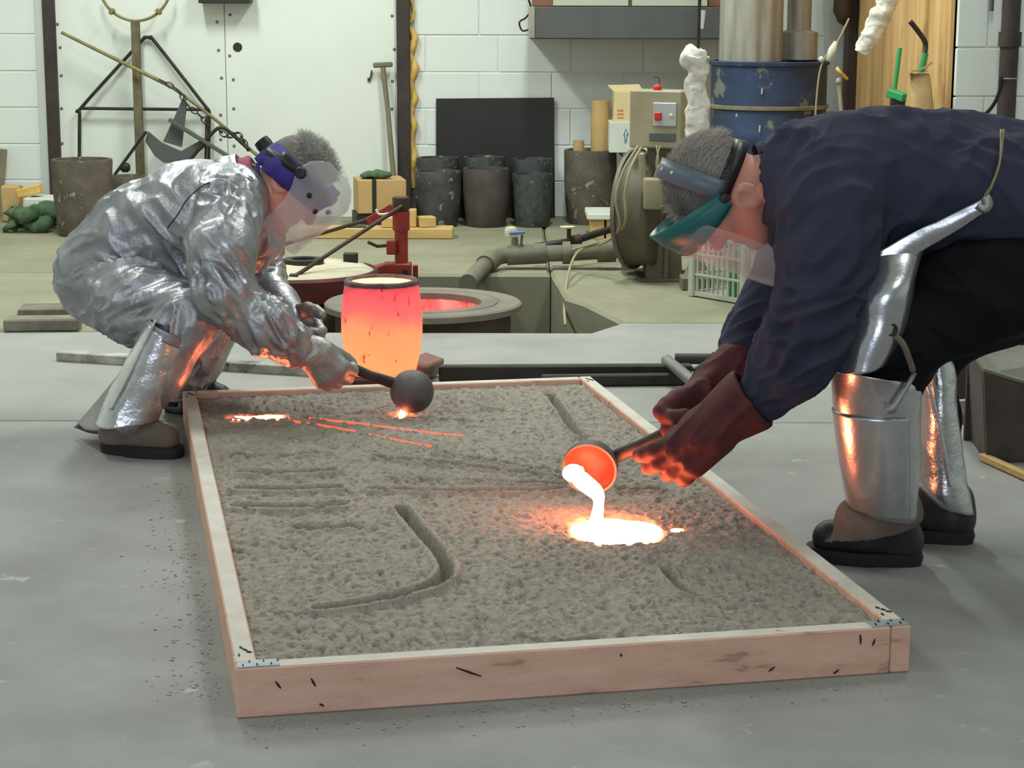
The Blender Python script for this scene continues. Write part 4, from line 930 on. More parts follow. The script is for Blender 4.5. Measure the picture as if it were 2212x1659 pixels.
# ------------------------------------------------------------------ left wall: stands, tongs and long tools
LY = 10.86
def wl(x, y, dy=0): return PY(x, y, LY + dy)
rs = thing('ring_stand', tuple(PZ(292, 480)), 'upright square stand topped by an open half ring against the panel wall', 'stand')
p0 = wl(292, 45); obj('upright', boxmm((p0[0] - .022, LY - .02, 0), (p0[0] + .022, LY + .02, p0[2])), mat('pale_rusty_bar', (128, 118, 88), .7, .2, var=((84, 76, 60), 14, 1.), stretch=(3, 3, 1)), rs)
hc_ = wl(291, -38); rad = hc_[2] - p0[2]; 
arc = [(hc_[0] + .96 * rad * math.sin(t_), LY, hc_[2] - rad * math.cos(t_)) for t_ in np.linspace(-1.45, 1.45, 31)]
obj('half_ring', tube(arc, .008, 10), M_['brass'], rs, 180)
obj('foot', boxmm((p0[0] - .14, LY - .06, 0), (p0[0] + .14, LY + .06, .02), .003), M_['iron'], rs)
for sx in (-1, 1):
    q = np.array([hc_[0] + sx * .62 * rad, LY - .012, hc_[2] - .76 * rad]); obj('lug', box(q, (.035, .03, .022), .003, rotm(ry=sx * .8)), M_['brass'], rs)
pf_ = thing('pipe_frame', tuple(PZ(310, 485)), 'house shaped frame of bent dark pipe leaning on the panel wall', 'frame')
ol = [(170, 505), (171, 400), (172, 250), (176, 232), (300, 95), (312, 82), (324, 82), (336, 92), (440, 225), (451, 240), (452, 258), (450, 400), (448, 505)]
obj('bent_pipe', tube(spline([wl(x, y, .05 if y > 200 else .08) for x, y in ol], 110), .0095, 10), M_['iron'], pf_, 180)
obj('crossbar', tube([wl(173, 234, .05), wl(452, 237, .05)], .009, 10), M_['iron'], pf_, 60)
sk = thing('long_shank', tuple(wl(560, 345)), 'long yellowish pole slanting down across the stands', 'pole')
obj('pole', tube([wl(133, 70, -.05), wl(372, 188, -.08)], [.009, .011], 12), M_['brass'], sk, 60)
obj('pole_end', tube([wl(372, 188, -.08), wl(400, 208, -.08), wl(470, 262, -.09), wl(575, 352, -.10)], [.011, .009, .009, .010], 12), M_['brass'], sk, 60)
def chain(pts, Y, n, label, r=.017):
    q = spline([PY(x, y, Y) for x, y in pts], n); t = thing('chain', q[-1], label, 'chain')
    for i in range(n):
        d = q[min(i + 1, n - 1)] - q[max(i - 1, 0)]; u, w, d = frame_of(d)
        if i % 2: u, w = w, u
        lk = [q[i] + d * r * 1.35 * math.cos(s) + u * r * .8 * math.sin(s) for s in np.arange(12) * 2 * PI / 12]
        obj('link', tube(lk, .0035, 6, closed=True), M_['iron'], t, 180)
chain([(352, 176), (385, 196), (405, 226), (432, 250), (448, 268)], LY - .12, 9, 'rusty chain hanging from the slanting pole near its dark tongs')
chain([(474, 282), (492, 296), (508, 288), (524, 300), (532, 318)], LY - .13, 9, 'rusty chain draped round the lower end of the slanting pole')
tg = thing('crucible_tongs', tuple(wl(390, 480)), 'heavy dark iron crucible tongs with wide jaws leaning on the panel wall', 'tongs')
obj('jaw', pxprism([(396, 208), (403, 228), (392, 318), (352, 306), (378, 250)], LY - .10, .02), M_['gunmetal'], tg)
obj('jaw', pxprism([(319, 284), (349, 309), (390, 327), (440, 299), (446, 314), (402, 352), (354, 352), (334, 337), (314, 306)], LY - .12, .025), M_['gunmetal'], tg)
obj('arm', beam(wl(365, 258, -.14), wl(500, 342, -.14), .02, .036, .003, up=(0, -1, 0)), M_['gunmetal'], tg)
obj('arm', beam(wl(316, 284, -.14), wl(246, 380, -.14), .016, .022, .003, up=(0, -1, 0)), M_['iron'], tg)
obj('knuckle', rough(box(wl(270, 362, -.14), (.05, .035, .05), .012), .004, 20), M_['iron'], tg, 40)
obj('rein', tube(spline([wl(402, 356, -.14), wl(440, 310, -.14), wl(462, 284, -.14), wl(476, 276, -.14), wl(494, 284, -.14), wl(540, 325, -.14)], 30), .010, 10), M_['iron'], tg, 180)
obj('leg', tube([wl(446, 250, -.1), wl(441, 500, -.1)], .007, 8), M_['iron_rust'], tg)
sv = thing('t_handle_tool', tuple(wl(852, 470)), 'worn grey wooden T handle tool leaning beside the steel column', 'tool')
obj('shaft', tube([wl(827, 145, .05), wl(838, 240, .03), wl(858, 478, -.06)], [.014, .014, .016], 12), mat('weathered_handle', (138, 130, 106), .8, var=((108, 100, 82), 8, 1.), stretch=(4, 4, .6)), sv, 60)
obj('grip', beam(wl(806, 141, .05), wl(848, 139, .05), .03, .028, .006), M_['pipe'], sv)
hk = thing('hook_strip', tuple(wl(800, 180, .1)), 'small rusty latch hanging on the panel beside the T handle tool', 'latch')
obj('strip', tube(spline([wl(803, 152, .10), wl(801, 164, .10), wl(798, 176, .10)], 8), .004, 6), M_['iron_rust'], hk)
obj('tag', box(wl(797, 172, .10), (.016, .006, .02), .001), M_['iron_rust'], hk)
tag(obj('light_bracket', boxmm((wl(430, 0)[0], LY - .03, PY(0, 6, LY)[2]), (wl(540, 0)[0], WY - .031, PY(0, 6, LY)[2] + .12), .004), M_['black']), 'black box bracket fixed high on the panel seam', 'bracket')

# wooden box, planks and offcuts before the steel column
bx = thing('wooden_box', tuple(PZ(815, 488)), 'flat yellow wooden box with a dark strap and rags on it', 'box')
a, b = PY(764, 462, 10.35), PY(868, 390, 10.35)
R_ = rotm(rz=.18); bc = np.array([(a[0] + b[0]) / 2, 10.5, (a[2] + b[2]) / 2 + .0])
obj('box_body', box(bc, (b[0] - a[0], .26, b[2] - a[2]), .003, R_), M_['cardboard'], bx)
obj('strap', box(bc + np.array([-.02, -.135, 0]), (.022, .012, b[2] - a[2] + .01), .001, R_), M_['black'], bx)
obj('pallet', box((bc[0], 10.5, a[2] / 2), (b[0] - a[0] + .02, .24, a[2] - .004), .003, R_), M_['black'], bx)
for i in range(5):
    q = PY(792 + 9 * i, 378 - 4 * math.sin(i * 1.3), 10.46 + .02 * (i % 2)); tag(obj('rag', rough(lathe([(0, -.012), (.035, -.010), (.045, .0), (.03, .018 + .008 * (i == 3)), (0, .026 + .012 * (i == 3))], (q[0], q[1], b[2] + .014), 12), .014, 24), M_['rag'], None, 180), 'crumpled dark green rag heaped on the wooden box', 'rag', 'rags on the wooden box')
def plank(name, px0, px1, py0, py1, Y, dep, m_, label, rz=0., cat='wood', zb=0.0):
    a, b = PY(px0, py1, Y), PY(px1, py0, Y)
    z0_ = max(zb, 0.001)
    return tag(obj(name, box(((a[0] + b[0]) / 2, Y + dep / 2, z0_ + max(b[2] - a[2], .02) / 2), (b[0] - a[0], dep, max(b[2] - a[2], .02)), .004, rotm(rz=rz)), m_), label, cat)
plank('plank', 640, 978, 496, 517, 9.95, .16, M_['pine'], 'long pale pine plank lying on the floor behind the red post')
plank('wood_offcut', 824, 858, 482, 503, 9.98, .09, M_['pine'], 'square pine offcut on the plank left of the red post sleeve', zb=.055)
plank('wood_offcut', 869, 899, 462, 500, 10.0, .07, M_['pine'], 'taller pine offcut on the plank with a white label', zb=.055)
plank('wood_offcut', 902, 938, 478, 500, 10.0, .08, M_['pine'], 'low pine offcut on the plank nearest the grey crucibles', rz=.3, zb=.055)
tag(obj('steel_file', box((PY(770, 490, 10.0)[0], 10.0, .062), (.10, .03, .012), .002), M_['gunmetal']), 'short grey steel file lying on the pine plank', 'file')

# junk by the left wall
tag(obj('leaning_plank', beam(PY(-6, 478, 10.92), wl(8, 322, .08), .05, .035, .003), mat('grey_weathered_plank', (140, 130, 104), .85, var=((110, 100, 80), 5, 1.))), 'grey weathered plank leaning on the block wall at the rag heap', 'plank')
tag(obj('broken_brick', rough(box((PY(25, 440, 10.7)[0], 10.72, .10), (.10, .10, .20), .01), .005, 14), M_['cardboard'], None, 40), 'tan broken brick standing behind the rag heap', 'brick')
cw = thing('white_crate', tuple(PZ(88, 478)), 'small white ribbed box next to the large rough crucible', 'box')
a, b = PY(58, 468, 10.5), PY(120, 428, 10.5)
obj('box_body', boxmm((a[0], 10.45, 0.0), (b[0], 10.7, b[2]), .004), M_['white_box'], cw)
for i in range(4): obj('rib', boxmm((a[0] + .02 + .04 * i, 10.44, .02), (a[0] + .03 + .04 * i, 10.452, b[2] - .02)), M_['white_box'], cw)
tag(obj('foam_block', box((PY(66, 420, 10.6)[0], 10.58, b[2] + .03), (.13, .09, .05), .006, rotm(ry=-.25)), M_['foam']), 'orange foam block lying tilted on the small white box', 'foam')
for i in range(9):
    q = PZ(24 + 11 * i, 502 - 6 * (i % 3)); s = .55 + .3 * ((i * 5) % 4) / 3
    vv = rough(lathe([(0, -.05 * s), (.06 * s, -.045 * s), (.09 * s, .0), (.06 * s, .05 * s), (0, .06 * s)], (q[0], q[1], .05 * s + .004 + .05 * ((i % 2))), 16), .022, 16)
    tag(obj('rag', vv, M_['rag'], None, 180), 'crumpled green rag in the heap by the left block wall', 'rag', 'rags heaped by the left block wall')

# ------------------------------------------------------------------ loose things on the floor
def flr(px, py, z): return PZ(px, py, z)
cbk = thing('concrete_slab_piece', tuple(PZ(88, 716)), 'short grey concrete bar lying on the floor behind the man in silver', 'concrete bar')
a, b = PZ(5, 718, 0), PZ(168, 716, 0); obj('bar', beam((a[0], a[1] + .05, .024), (b[0], b[1] + .05, .024), .11, .046, .006), mat('grey_concrete_bar', (140, 134, 120), .85, var=((98, 90, 78), 8, 1.), bump=(30, .002)), cbk)
a, b = PZ(36, 682, 0), PZ(172, 680, 0); tag(obj('flat_board', beam((a[0], a[1] + .06, .014), (b[0], b[1] + .06, .014), .16, .025, .003), M_['pipe']), 'thin dusty board lying behind the grey concrete bar', 'board')
tag(obj('dark_lump', rough(lathe([(0, -.03), (.03, -.026), (.04, 0), (.03, .03), (0, .036)], PZ(178, 690, 0) + np.array([0, 0, .031]), 14), .006, 30), M_['iron'], None, 180), 'dark round lump beside the grey concrete bar', 'lump')
rl = thing('steel_rule', tuple(PZ(430, 795)), 'long pale flat bar with dark blotches lying behind the man in silver', 'bar')
a, b = PZ(126, 768, .02), PZ(760, 806, .02); obj('rule', beam(a + np.array([0, .03, -.005]), b + np.array([0, .03, -.005]), .06, .030, .002), mat('blotched_white_bar', (206, 202, 190), .6, var=((70, 66, 60), 9, .9), stretch=(1, 1, 1), spots=((60, 56, 50), 16, .60)), rl)
sh_ = thing('crucible_carrier', tuple(PZ(1250, 815)), 'dark steel bars and pale cross pipe of a crucible carrier on the floor', 'carrier')
a, b = PZ(948, 806, .03), PZ(1494, 803, .03); obj('bar', beam(a, b, .045, .05, .004), M_['iron'], sh_)
a, b = PZ(1170, 822, .02), PZ(1502, 818, .02); obj('bar', beam(a, b, .035, .036, .004), M_['iron'], sh_)
a, b = PZ(1440, 778, .06), PZ(1556, 872, .06); obj('cross_pipe', tube([a, b], .019, 16), mat('pale_steel_pipe', (150, 150, 144), .4, .5, var=((120, 118, 112), 8, 1.)), sh_, 40)
a, b = PZ(1458, 775, .03), PZ(1640, 776, .03); obj('bar', tube([a, b], .018, 14), M_['iron'], sh_, 40)
a = PZ(1498, 800, .05); obj('hook', tube(spline([a, a + np.array([.04, .02, .02]), a + np.array([.07, .03, .05])], 8), .008, 8), M_['iron'], sh_)

# milk crate behind the navy worker
kc = PZ(1612, 660, 0); ck = thing('milk_crate', (kc[0] + .05, kc[1] + .18, 0), 'white plastic milk crate with open lattice sides behind the navy worker', 'crate')
R_ = rotm(rz=math.radians(38)); S_ = .30; H_ = .27; cc = np.array([kc[0] + .015, kc[1] + .22, 0])
def kp(x, y, z): return cc + R_ @ np.array([x, y, z])
for sx in (-1, 1):
    for sy in (-1, 1): obj('corner_post', box(kp(sx * S_ / 2, sy * S_ / 2, H_ / 2), (.03, .03, H_), .004, R_), M_['crate'], ck)
obj('floor_grid', box(kp(0, 0, .012), (S_, S_, .012), .002, R_), M_['crate'], ck)
for side in range(4):
    Rs = R_ @ rotm(rz=side * PI / 2); 
    def kq(x, y, z): return cc + Rs @ np.array([x, y, z])
    for z in (.015, .095, .18, H_ - .015): obj('rail', box(kq(0, -S_ / 2, z), (S_ - .03, .012, .02 if z in (.015,) or z > .2 else .010), .001, Rs), M_['crate'], ck)
    for k in range(9): obj('slat', box(kq(-S_ / 2 + .03 + k * (S_ - .06) / 8, -S_ / 2, H_ / 2), (.006, .009, H_ - .03), 0, Rs), M_['crate'], ck)
for i in range(3):
    q = kp(-.08 + .08 * i, -.03 + .05 * (i % 2), .02); tag(obj('bottle', lathe([(0, 0), (.032, 0), (.034, .01), (.034, .12), (.014, .16), (.012, .19), (0, .19)], q, 18), M_['green'], None, 60), 'green bottle inside the white milk crate', 'bottle', 'bottles in the milk crate')

# steel scrap at the right edge
tr = thing('steel_trough', tuple(PZ(2180, 990)), 'heavy brown steel trough standing on the floor at the end of the pale stick', 'trough')
a = PZ(2132, 1000, 0)
x0, y0 = a[0], a[1]; zt_ = PY(2115, 800, y0 + .02)[2]
obj('side_plate', prism([(x0, y0, 0), (x0 + .45, y0 + .02, 0), (x0 + .45, y0 + .02, zt_ - .02), (x0 + .13, y0, zt_ - .045), (x0 - .02, y0, zt_)], (0, .014, 0)), M_['rusty_plate'], tr)
obj('top_plate', prism([(x0 - .02, y0, zt_ - .004), (x0 + .13, y0, zt_ - .05), (x0 + .45, y0, zt_ - .03), (x0 + .45, y0 + .28, zt_ + .01), (x0 + .0, y0 + .28, zt_ + .01)], (0, 0, .012)), mat('dusty_plate_top', (128, 128, 118), .6, .2, var=((96, 94, 86), 10, 1.)), tr)
obj('end_plate', prism([(x0 - .02, y0 + .02, zt_), (x0, y0 + .02, 0.0), (x0 + .02, y0 + .27, 0.0), (x0 + .0, y0 + .27, zt_)], (.012, 0, 0)), M_['rusty_plate'], tr)
obj('back_plate', boxmm((x0, y0 + .268, 0), (x0 + .45, y0 + .282, zt_), .002), M_['rusty_plate'], tr)
fp_ = PZ(2110, 905, 0)
wd = thing('wedge_plate', tuple(PZ(2090, 880)), 'upright wedge shaped brown plate on a flat steel sheet beyond the trough', 'plate')
obj('flat_sheet', prism([PZ(2066, 868, .03), PZ(2068, 890, .03), PZ(2112, 912, .03), PZ(2125, 862, .03)], (0, 0, -.028)), M_['rusty_plate'], wd)
yw = PZ(2080, 862, .03)[1]
obj('wedge', prism([PY(2050, 738, yw), PY(2070, 745, yw), PY(2118, 858, yw), PY(2060, 864, yw)], (0, .018, 0)), M_['rusty_plate'], wd)
cl_ = PY(2132, 772, 5.95)
rl2 = thing('steel_roller', (cl_[0], 5.95, 0), 'short grey steel roller on a dark block behind the trough', 'roller')
obj('roller', tube([PY(2090, 770, 5.95), PY(2176, 772, 5.95)], .036, 24), M_['pipe'], rl2, 40)
obj('block', boxmm((cl_[0] - .09, 5.9, 0), (cl_[0] + .10, 6.02, cl_[2] - .034), .004), M_['black'], rl2)
rk = thing('dark_rack', tuple(PZ(2200, 760)), 'dark steel rack with grey post standing behind the navy worker', 'rack')
g0 = PZ(2165, 790, 0)
obj('post', boxmm((g0[0] - .03, g0[1], 0), (g0[0] + .03, g0[1] + .05, PY(2170, 615, g0[1])[2]), .003), M_['gunmetal'], rk)
obj('side_panel', boxmm((g0[0] + .05, g0[1] + .02, 0), (g0[0] + .45, g0[1] + .35, PY(2170, 560, g0[1])[2]), .004), M_['black'], rk)
for i, yy in enumerate((645, 700, 748)): obj('wire', tube([PY(2196, yy, g0[1] - .02), PY(2216, yy + 8, g0[1] - .03), PY(2240, yy + 4, g0[1] - .03)], .006, 8), M_['brass'], rk, 180)
a, b = PZ(2122, 986, .012), PZ(2260, 1048, .012); tag(obj('wood_stick', beam(a, b, .022, .020, .003), M_['pine']), 'pale pine stick lying on the floor pointing at the trough', 'stick')
# ------------------------------------------------------------------ people
def J(px, py, Y, rpx): return PY(px, py, Y), rpx * mpp(Y)
M_['skin'] = mat('skin', (214, 158, 138), 0.55, var=((198, 132, 114), 14, 0.7), bump=(120, 0.0006))
M_['hair_grey'] = mat('grey_hair', (208, 198, 190), 0.6, var=((150, 140, 132), 30, 1.0)); M_['hair_base'] = mat('hair_roots', (112, 106, 100), 0.8)
M_['hair_mix'] = mat('salt_and_pepper_hair', (126, 122, 118), 0.6, var=((222, 220, 214), 22, 1.0))
def silver(name, rough_=0.34, base=(206, 206, 210), b=(16, 0.010)):
    return mat(name, base, rough_, 0.88, var=(tuple(int(x * .80) for x in base), 7, 1.0), bump=b, rvar=0.10)
M_['alu'] = silver('aluminised_suit', 0.40, (186, 186, 192), (16, 0.008))
M_['alu_leg'] = silver('aluminised_legging', 0.24, (222, 222, 224), (9, 0.010))
M_['alu_smooth'] = silver('aluminised_apron', 0.27, (214, 214, 218), (5, 0.006))
M_['alu_dull'] = silver('worn_aluminised_cloth', 0.5, (176, 172, 170), (22, 0.006))
M_['navy'] = mat('navy_cotton', (60, 60, 78), 0.9, var=((50, 50, 66), 9, 0.9), bump=(420, 0.0006), spec=0.2)
M_['black_cloth'] = mat('black_trousers', (24, 24, 27), 0.92, var=((18, 18, 20), 9, 0.9), bump=(300, 0.0005), spec=0.15)
M_['suede'] = mat('dusty_suede', (132, 118, 106), 0.9, var=((96, 84, 76), 9, 1.0), bump=(120, 0.0008), spec=0.2)
M_['boot'] = mat('black_boot_leather', (34, 34, 36), 0.5, var=((48, 46, 44), 14, 0.9), bump=(90, 0.0008))
M_['sole'] = mat('black_rubber_sole', (30, 31, 33), 0.7)
M_['glove_red'] = mat('red_leather_glove', (96, 40, 42), 0.75, var=((64, 28, 32), 12, 1.0), bump=(70, 0.0015))
M_['purple'] = mat('purple_bandana', (72, 62, 150), 0.8, var=((52, 44, 112), 18, 1.0), bump=(40, 0.003))
M_['plast_black'] = mat('black_plastic', (26, 26, 28), 0.45)
M_['plast_grey'] = mat('blue_grey_plastic', (96, 106, 118), 0.4)
M_['plast_green'] = mat('green_plastic_guard', (20, 92, 92), 0.4)
M_['pinkcloth'] = mat('pink_neck_cloth', (168, 84, 100), 0.85)
def clear(name, haze, tint=(235, 235, 238)):
    M = bpy.data.materials.new(name); M.use_nodes = True; T = M.node_tree; B = T.nodes['Principled BSDF']
    B.inputs['Base Color'].default_value = (*lin(tint), 1); B.inputs['Roughness'].default_value = 0.22
    tr = T.nodes.new('ShaderNodeBsdfTransparent'); tl = T.nodes.new('ShaderNodeBsdfTranslucent'); tl.inputs[0].default_value = (*lin(tint), 1)
    m0 = T.nodes.new('ShaderNodeMixShader'); m0.inputs[0].default_value = 0.6; T.links.new(B.outputs[0], m0.inputs[1]); T.links.new(tl.outputs[0], m0.inputs[2])
    m1 = T.nodes.new('ShaderNodeMixShader'); m1.inputs[0].default_value = haze; T.links.new(tr.outputs[0], m1.inputs[1]); T.links.new(m0.outputs[0], m1.inputs[2])
    T.links.new(m1.outputs[0], T.nodes['Material Output'].inputs[0]); return M
M_['visor_hazy'] = clear('scratched_clear_visor', 0.30); M_['visor_clear'] = clear('clear_visor', 0.20)

def nrm(v): v = np.asarray(v, float); return v / np.linalg.norm(v)
def head_frame(c, f, u):
    f = nrm(f); u = np.asarray(u, float); u = nrm(u - f * (u @ f)); l = np.cross(u, f); return np.asarray(c, float), np.stack([f, l, u], 1)
def add_head(B, c, R, earz=-.012):
    h = lambda x, y, z: c + R @ np.array([x, y, z], float)
    B.el(h(-.012, 0, .035), (.100, .078, .092), R, .02); B.el(h(.028, 0, -.03), (.066, .062, .088), R, .03)
    for s in (-1, 1):
        B.rc(h(.01, s * .052, -.06), h(.062, s * .018, -.10), .026, .022, .025); B.el(h(.062, s * .036, -.02), (.028, .026, .024), R, .02)
        B.el(h(-.008, s * .080, earz), (.030, .012, .036), R, .008); B.el(h(-.004, s * .094, earz + .002), (.017, .012, .022), R, .004, True)
        B.el(h(.096, s * .033, .010), (.014, .017, .011), R, .010, True)
    B.el(h(.074, 0, -.106), (.022, .026, .018), R, .02); B.el(h(.076, 0, .034), (.020, .055, .013), R, .02)
    B.rc(h(.090, 0, .012), h(.112, 0, -.030), .009, .014, .012)
    for s in (-1, 1): B.rc(h(.100, s * .013, -.034), h(.098, s * .013, -.036), .009, .009, .008)
    B.rc(h(.088, -.020, -.062), h(.088, .020, -.062), .008, .008, .008); B.rc(h(.086, -.018, -.074), h(.086, .018, -.074), .008, .008, .008)
    B.rc(h(.090, -.022, -.068), h(.090, .022, -.068), .0025, .0025, .004, True)
def add_eyes(par, c, R):
    for s in (-1, 1):
        p = c + R @ np.array([.080, s * .033, .008]); e = obj('eye', lathe([(0, -.012), (.008, -.009), (.012, 0), (.008, .009), (0, .012)], p, 14, tuple(R[:, 0])), mat('eye_white', (225, 220, 215), .2) if 'eye_white' not in bpy.data.materials else bpy.data.materials['eye_white'], par, 180)
        obj('iris', lathe([(0, .0125), (.0055, .0112), (.0056, .010)], p, 12, tuple(R[:, 0])), M_['plast_black'], e)
def add_hand(B, W, d, n, right, curl, fat=1.0, thumb=(.5, .75, .35), spread=.10, sc=1.0):
    d = nrm(d); n = np.asarray(n, float); n = nrm(n - d * (n @ d)); s = np.cross(n, d) * (-1 if right else 1)
    off = (.034, .012, -.012, -.033); LN = ((.046, .029, .023), (.051, .033, .025), (.046, .031, .024), (.036, .024, .021))
    r0 = .0125 * fat
    for i in range(4):
        K = W + sc * (d * (.098 - .006 * abs(i - 1)) + s * off[i]); B.rc(W + sc * (s * off[i] * .55 + d * .012), K, .019 * fat * sc, .0155 * fat * sc, .016)
        a = 0.0; p = K; dd0 = nrm(d + s * spread * (1.2 - i))
        for j in range(3):
            a += curl[i][j] if isinstance(curl[i], (tuple, list)) else curl[i]
            dv = dd0 * math.cos(a) + n * math.sin(a); q = p + dv * LN[i][j] * sc; B.rc(p, q, (r0 - .0010 * j) * sc, (r0 - .0010 * (j + 1)) * sc, .005); p = q
    t0 = W + sc * (d * .030 + s * .028); t1 = t0 + sc * .045 * nrm(d * thumb[0] + s * thumb[1] + n * thumb[2]); t2 = t1 + sc * .034 * nrm(d * (thumb[0] + .35) + s * thumb[1] * .6 + n * (thumb[2] + .2)); t3 = t2 + sc * .026 * nrm(d * (thumb[0] + .5) + s * thumb[1] * .4 + n * (thumb[2] + .3))
    B.rc(t0, t1, .018 * fat * sc, .0145 * fat * sc, .014); B.rc(t1, t2, .0145 * fat * sc, .0135 * fat * sc, .005); B.rc(t2, t3, .0135 * fat * sc, .0115 * fat * sc, .005)
def strands(roots, nrmls, flow, L, jitter, w, seg=4, curl=0.0):
    flow = flow - nrmls * ((flow * nrmls).sum(1) / ((nrmls ** 2).sum(1) + 1e-9))[:, None]
    n = len(roots); r = RNG.normal(size=(n, 3)); dirs = nrmls + flow + jitter * r; dirs /= np.linalg.norm(dirs, axis=1, keepdims=True)
    L = L * RNG.uniform(.6, 1.15, n); P = [roots - nrmls * .003]; dv = dirs.copy(); r2 = RNG.normal(size=(n, 3))
    for k in range(seg):
        P.append(P[-1] + dv * (L / seg)[:, None]); dv = dv + flow * .35 + curl * r2 + np.array([0, 0, -.10]); dv /= np.linalg.norm(dv, axis=1, keepdims=True); r2 = np.cross(dv, r2)
    P = np.stack(P, 1); a = np.cross(dirs, r); a /= np.linalg.norm(a, axis=1, keepdims=True); b = np.cross(dirs, a)
    V = []; 
    for k in range(seg + 1):
        ww = w * (1 - .75 * k / seg)
        for t in range(3): V.append(P[:, k] + ww * (math.cos(t * 2.094) * a + math.sin(t * 2.094) * b))
    V = np.stack(V, 1); m_ = 3 * (seg + 1); base = (np.arange(n) * m_)[:, None]; Fq = []
    for k in range(seg):
        for t in range(3): Fq.append(base + np.array([k * 3 + t, k * 3 + (t + 1) % 3, k * 3 + 3 + (t + 1) % 3, k * 3 + 3 + t]))
    return V.reshape(-1, 3), np.concatenate(Fq)
def edge_loft(secs, n=28, th=.004, closed=True, arc=(0, 2 * PI), steps=26, sq=1.0, wr=0.0, wsc=14):
    """tube through sections given as (left px, right px, Y, half depth): its outline follows the photo, its depth is its own"""
    C_ = []
    for (l, r, Y, dep) in secs: C_.append(np.concatenate([PY(*l, Y), PY(*r, Y), [dep]]))
    C_ = spline(C_, steps); G = []
    ts = np.linspace(arc[0], arc[1], n, endpoint=not closed)
    for row in C_:
        L, R, dep = row[:3], row[3:6], row[6]; c = (L + R) / 2; a = (R - L) / 2; ax = np.cross(a, PATHUP); 
        b = np.array([0, 1.0, 0]); b = b - a * (a @ b) / (a @ a); b = nrm(b) * dep
        cs, sn = np.cos(ts), np.sin(ts); cs = np.sign(cs) * np.abs(cs) ** sq; sn = np.sign(sn) * np.abs(sn) ** sq
        G.append(c + cs[:, None] * a + sn[:, None] * b)
    G = np.swapaxes(np.array(G), 0, 1)
    if wr: 
        sh_ = G.shape; q = G.reshape(-1, 3); G = (q + wr * np.stack([fbm(q * wsc), fbm(q * wsc + 7), .5 * fbm(q * wsc + 15)], 1)).reshape(sh_)
    return sheet(G, th, closed_u=closed)
PATHUP = np.array([0, 0, 1.0])
def grid_px(rows, n=24, m_=24):
    """smooth surface through rows of (px, py, Y)"""
    A = np.array([[PY(*p) for p in r] for r in rows]); A = np.stack([spline(A[i], m_) for i in range(len(A))]); return np.stack([spline(A[:, j], n) for j in range(m_)], 1)

# ================================================================== the man in the silver suit
Lm = {}
hipN, hipF = J(232, 600, 5.38, 98), J(250, 590, 5.60, 92)
body = Body(.0047)
hcL, hRL = head_frame(PY(633, 394, 5.43), (.62, -.16, -.765), (.765, 0, .63))
def left_prims(B, s, arms=True, legs=True, torso=True, k=.04):
    g = lambda *a: (PY(*a[:3]), a[3] * mpp(a[2]) * s)
    if torso:
        B.chain([g(228, 580, 5.40, 100), g(315, 505, 5.38, 100), g(415, 462, 5.36, 104), g(495, 440, 5.35, 84)], k)
        B.chain([g(245, 575, 5.58, 96), g(330, 500, 5.56, 98), g(425, 455, 5.54, 100), g(505, 432, 5.54, 82)], k)
        B.chain([g(360, 540, 5.38, 78), g(440, 540, 5.36, 74), g(505, 500, 5.38, 44)], k)
    if arms:
        B.chain([g(490, 450, 5.24, 74), g(478, 540, 5.14, 68), g(478, 632, 5.09, 58)], k); B.chain([g(478, 636, 5.09, 57), g(570, 705, 5.12, 54), g(640, 748, 5.16, 44)], k)
        B.chain([g(520, 425, 5.64, 70), g(548, 520, 5.66, 56), g(556, 600, 5.62, 50)], k); B.chain([g(556, 606, 5.62, 48), g(600, 662, 5.45, 42), g(628, 690, 5.32, 36)], k)
    if legs:
        B.chain([g(228, 606, 5.40, 100), g(305, 650, 5.28, 92), g(408, 684, 5.16, 66)], k); B.chain([g(408, 688, 5.15, 64), g(345, 800, 5.12, 54), g(285, 905, 5.10, 44)], k)
        B.chain([g(250, 600, 5.58, 94), g(350, 650, 5.60, 80), g(452, 690, 5.62, 60)], k); B.chain([g(452, 694, 5.62, 58), g(425, 770, 5.62, 50), g(388, 850, 5.62, 40)], k)
left_prims(body, .80)
nk = PY(515, 425, 5.44); body.rc(nk, hcL + hRL @ np.array([-.03, 0, -.05]), .062, .056, .03)
add_head(body, hcL, hRL)
V, Fc = body.mesh(); V = relax(V, Fc, 1)
man1 = obj('person', (V, Fc), M_['skin'], None, 180)
tag(man1, 'person crouching in a silver heat suit and hazy face shield, pouring from a ladle', 'person')
add_eyes(man1, hcL, hRL)

# trousers
B = Body(.0065); left_prims(B, 1.0, arms=False, torso=False)
B.rc(PY(228, 586, 5.42), PY(250, 580, 5.58), 98 * mpp(5.5), 92 * mpp(5.5), .04); B.rc(PY(290, 560, 5.45), PY(300, 550, 5.56), 88 * mpp(5.5), 80 * mpp(5.5), .04)
V, Fc = B.mesh(); 
kn = PY(408, 690, 5.16)
V = folds(V, Fc, [(PY(230, 620, 5.3), .16, (1, -.1, .35), .035, .011), (PY(320, 660, 5.2), .13, (1, 0, .45), .03, .012), (PY(440, 740, 5.55), .14, (.5, 0, .6), .028, .013), (PY(390, 690, 5.1), .08, (.2, 0, 1), .03, .006), (PY(400, 820, 5.6), .1, (.4, .2, .8), .03, .010), (PY(150, 560, 5.4), .14, (1, 0, .1), .04, .008)])
obj('trousers', (V, Fc), M_['alu'], man1, 180)
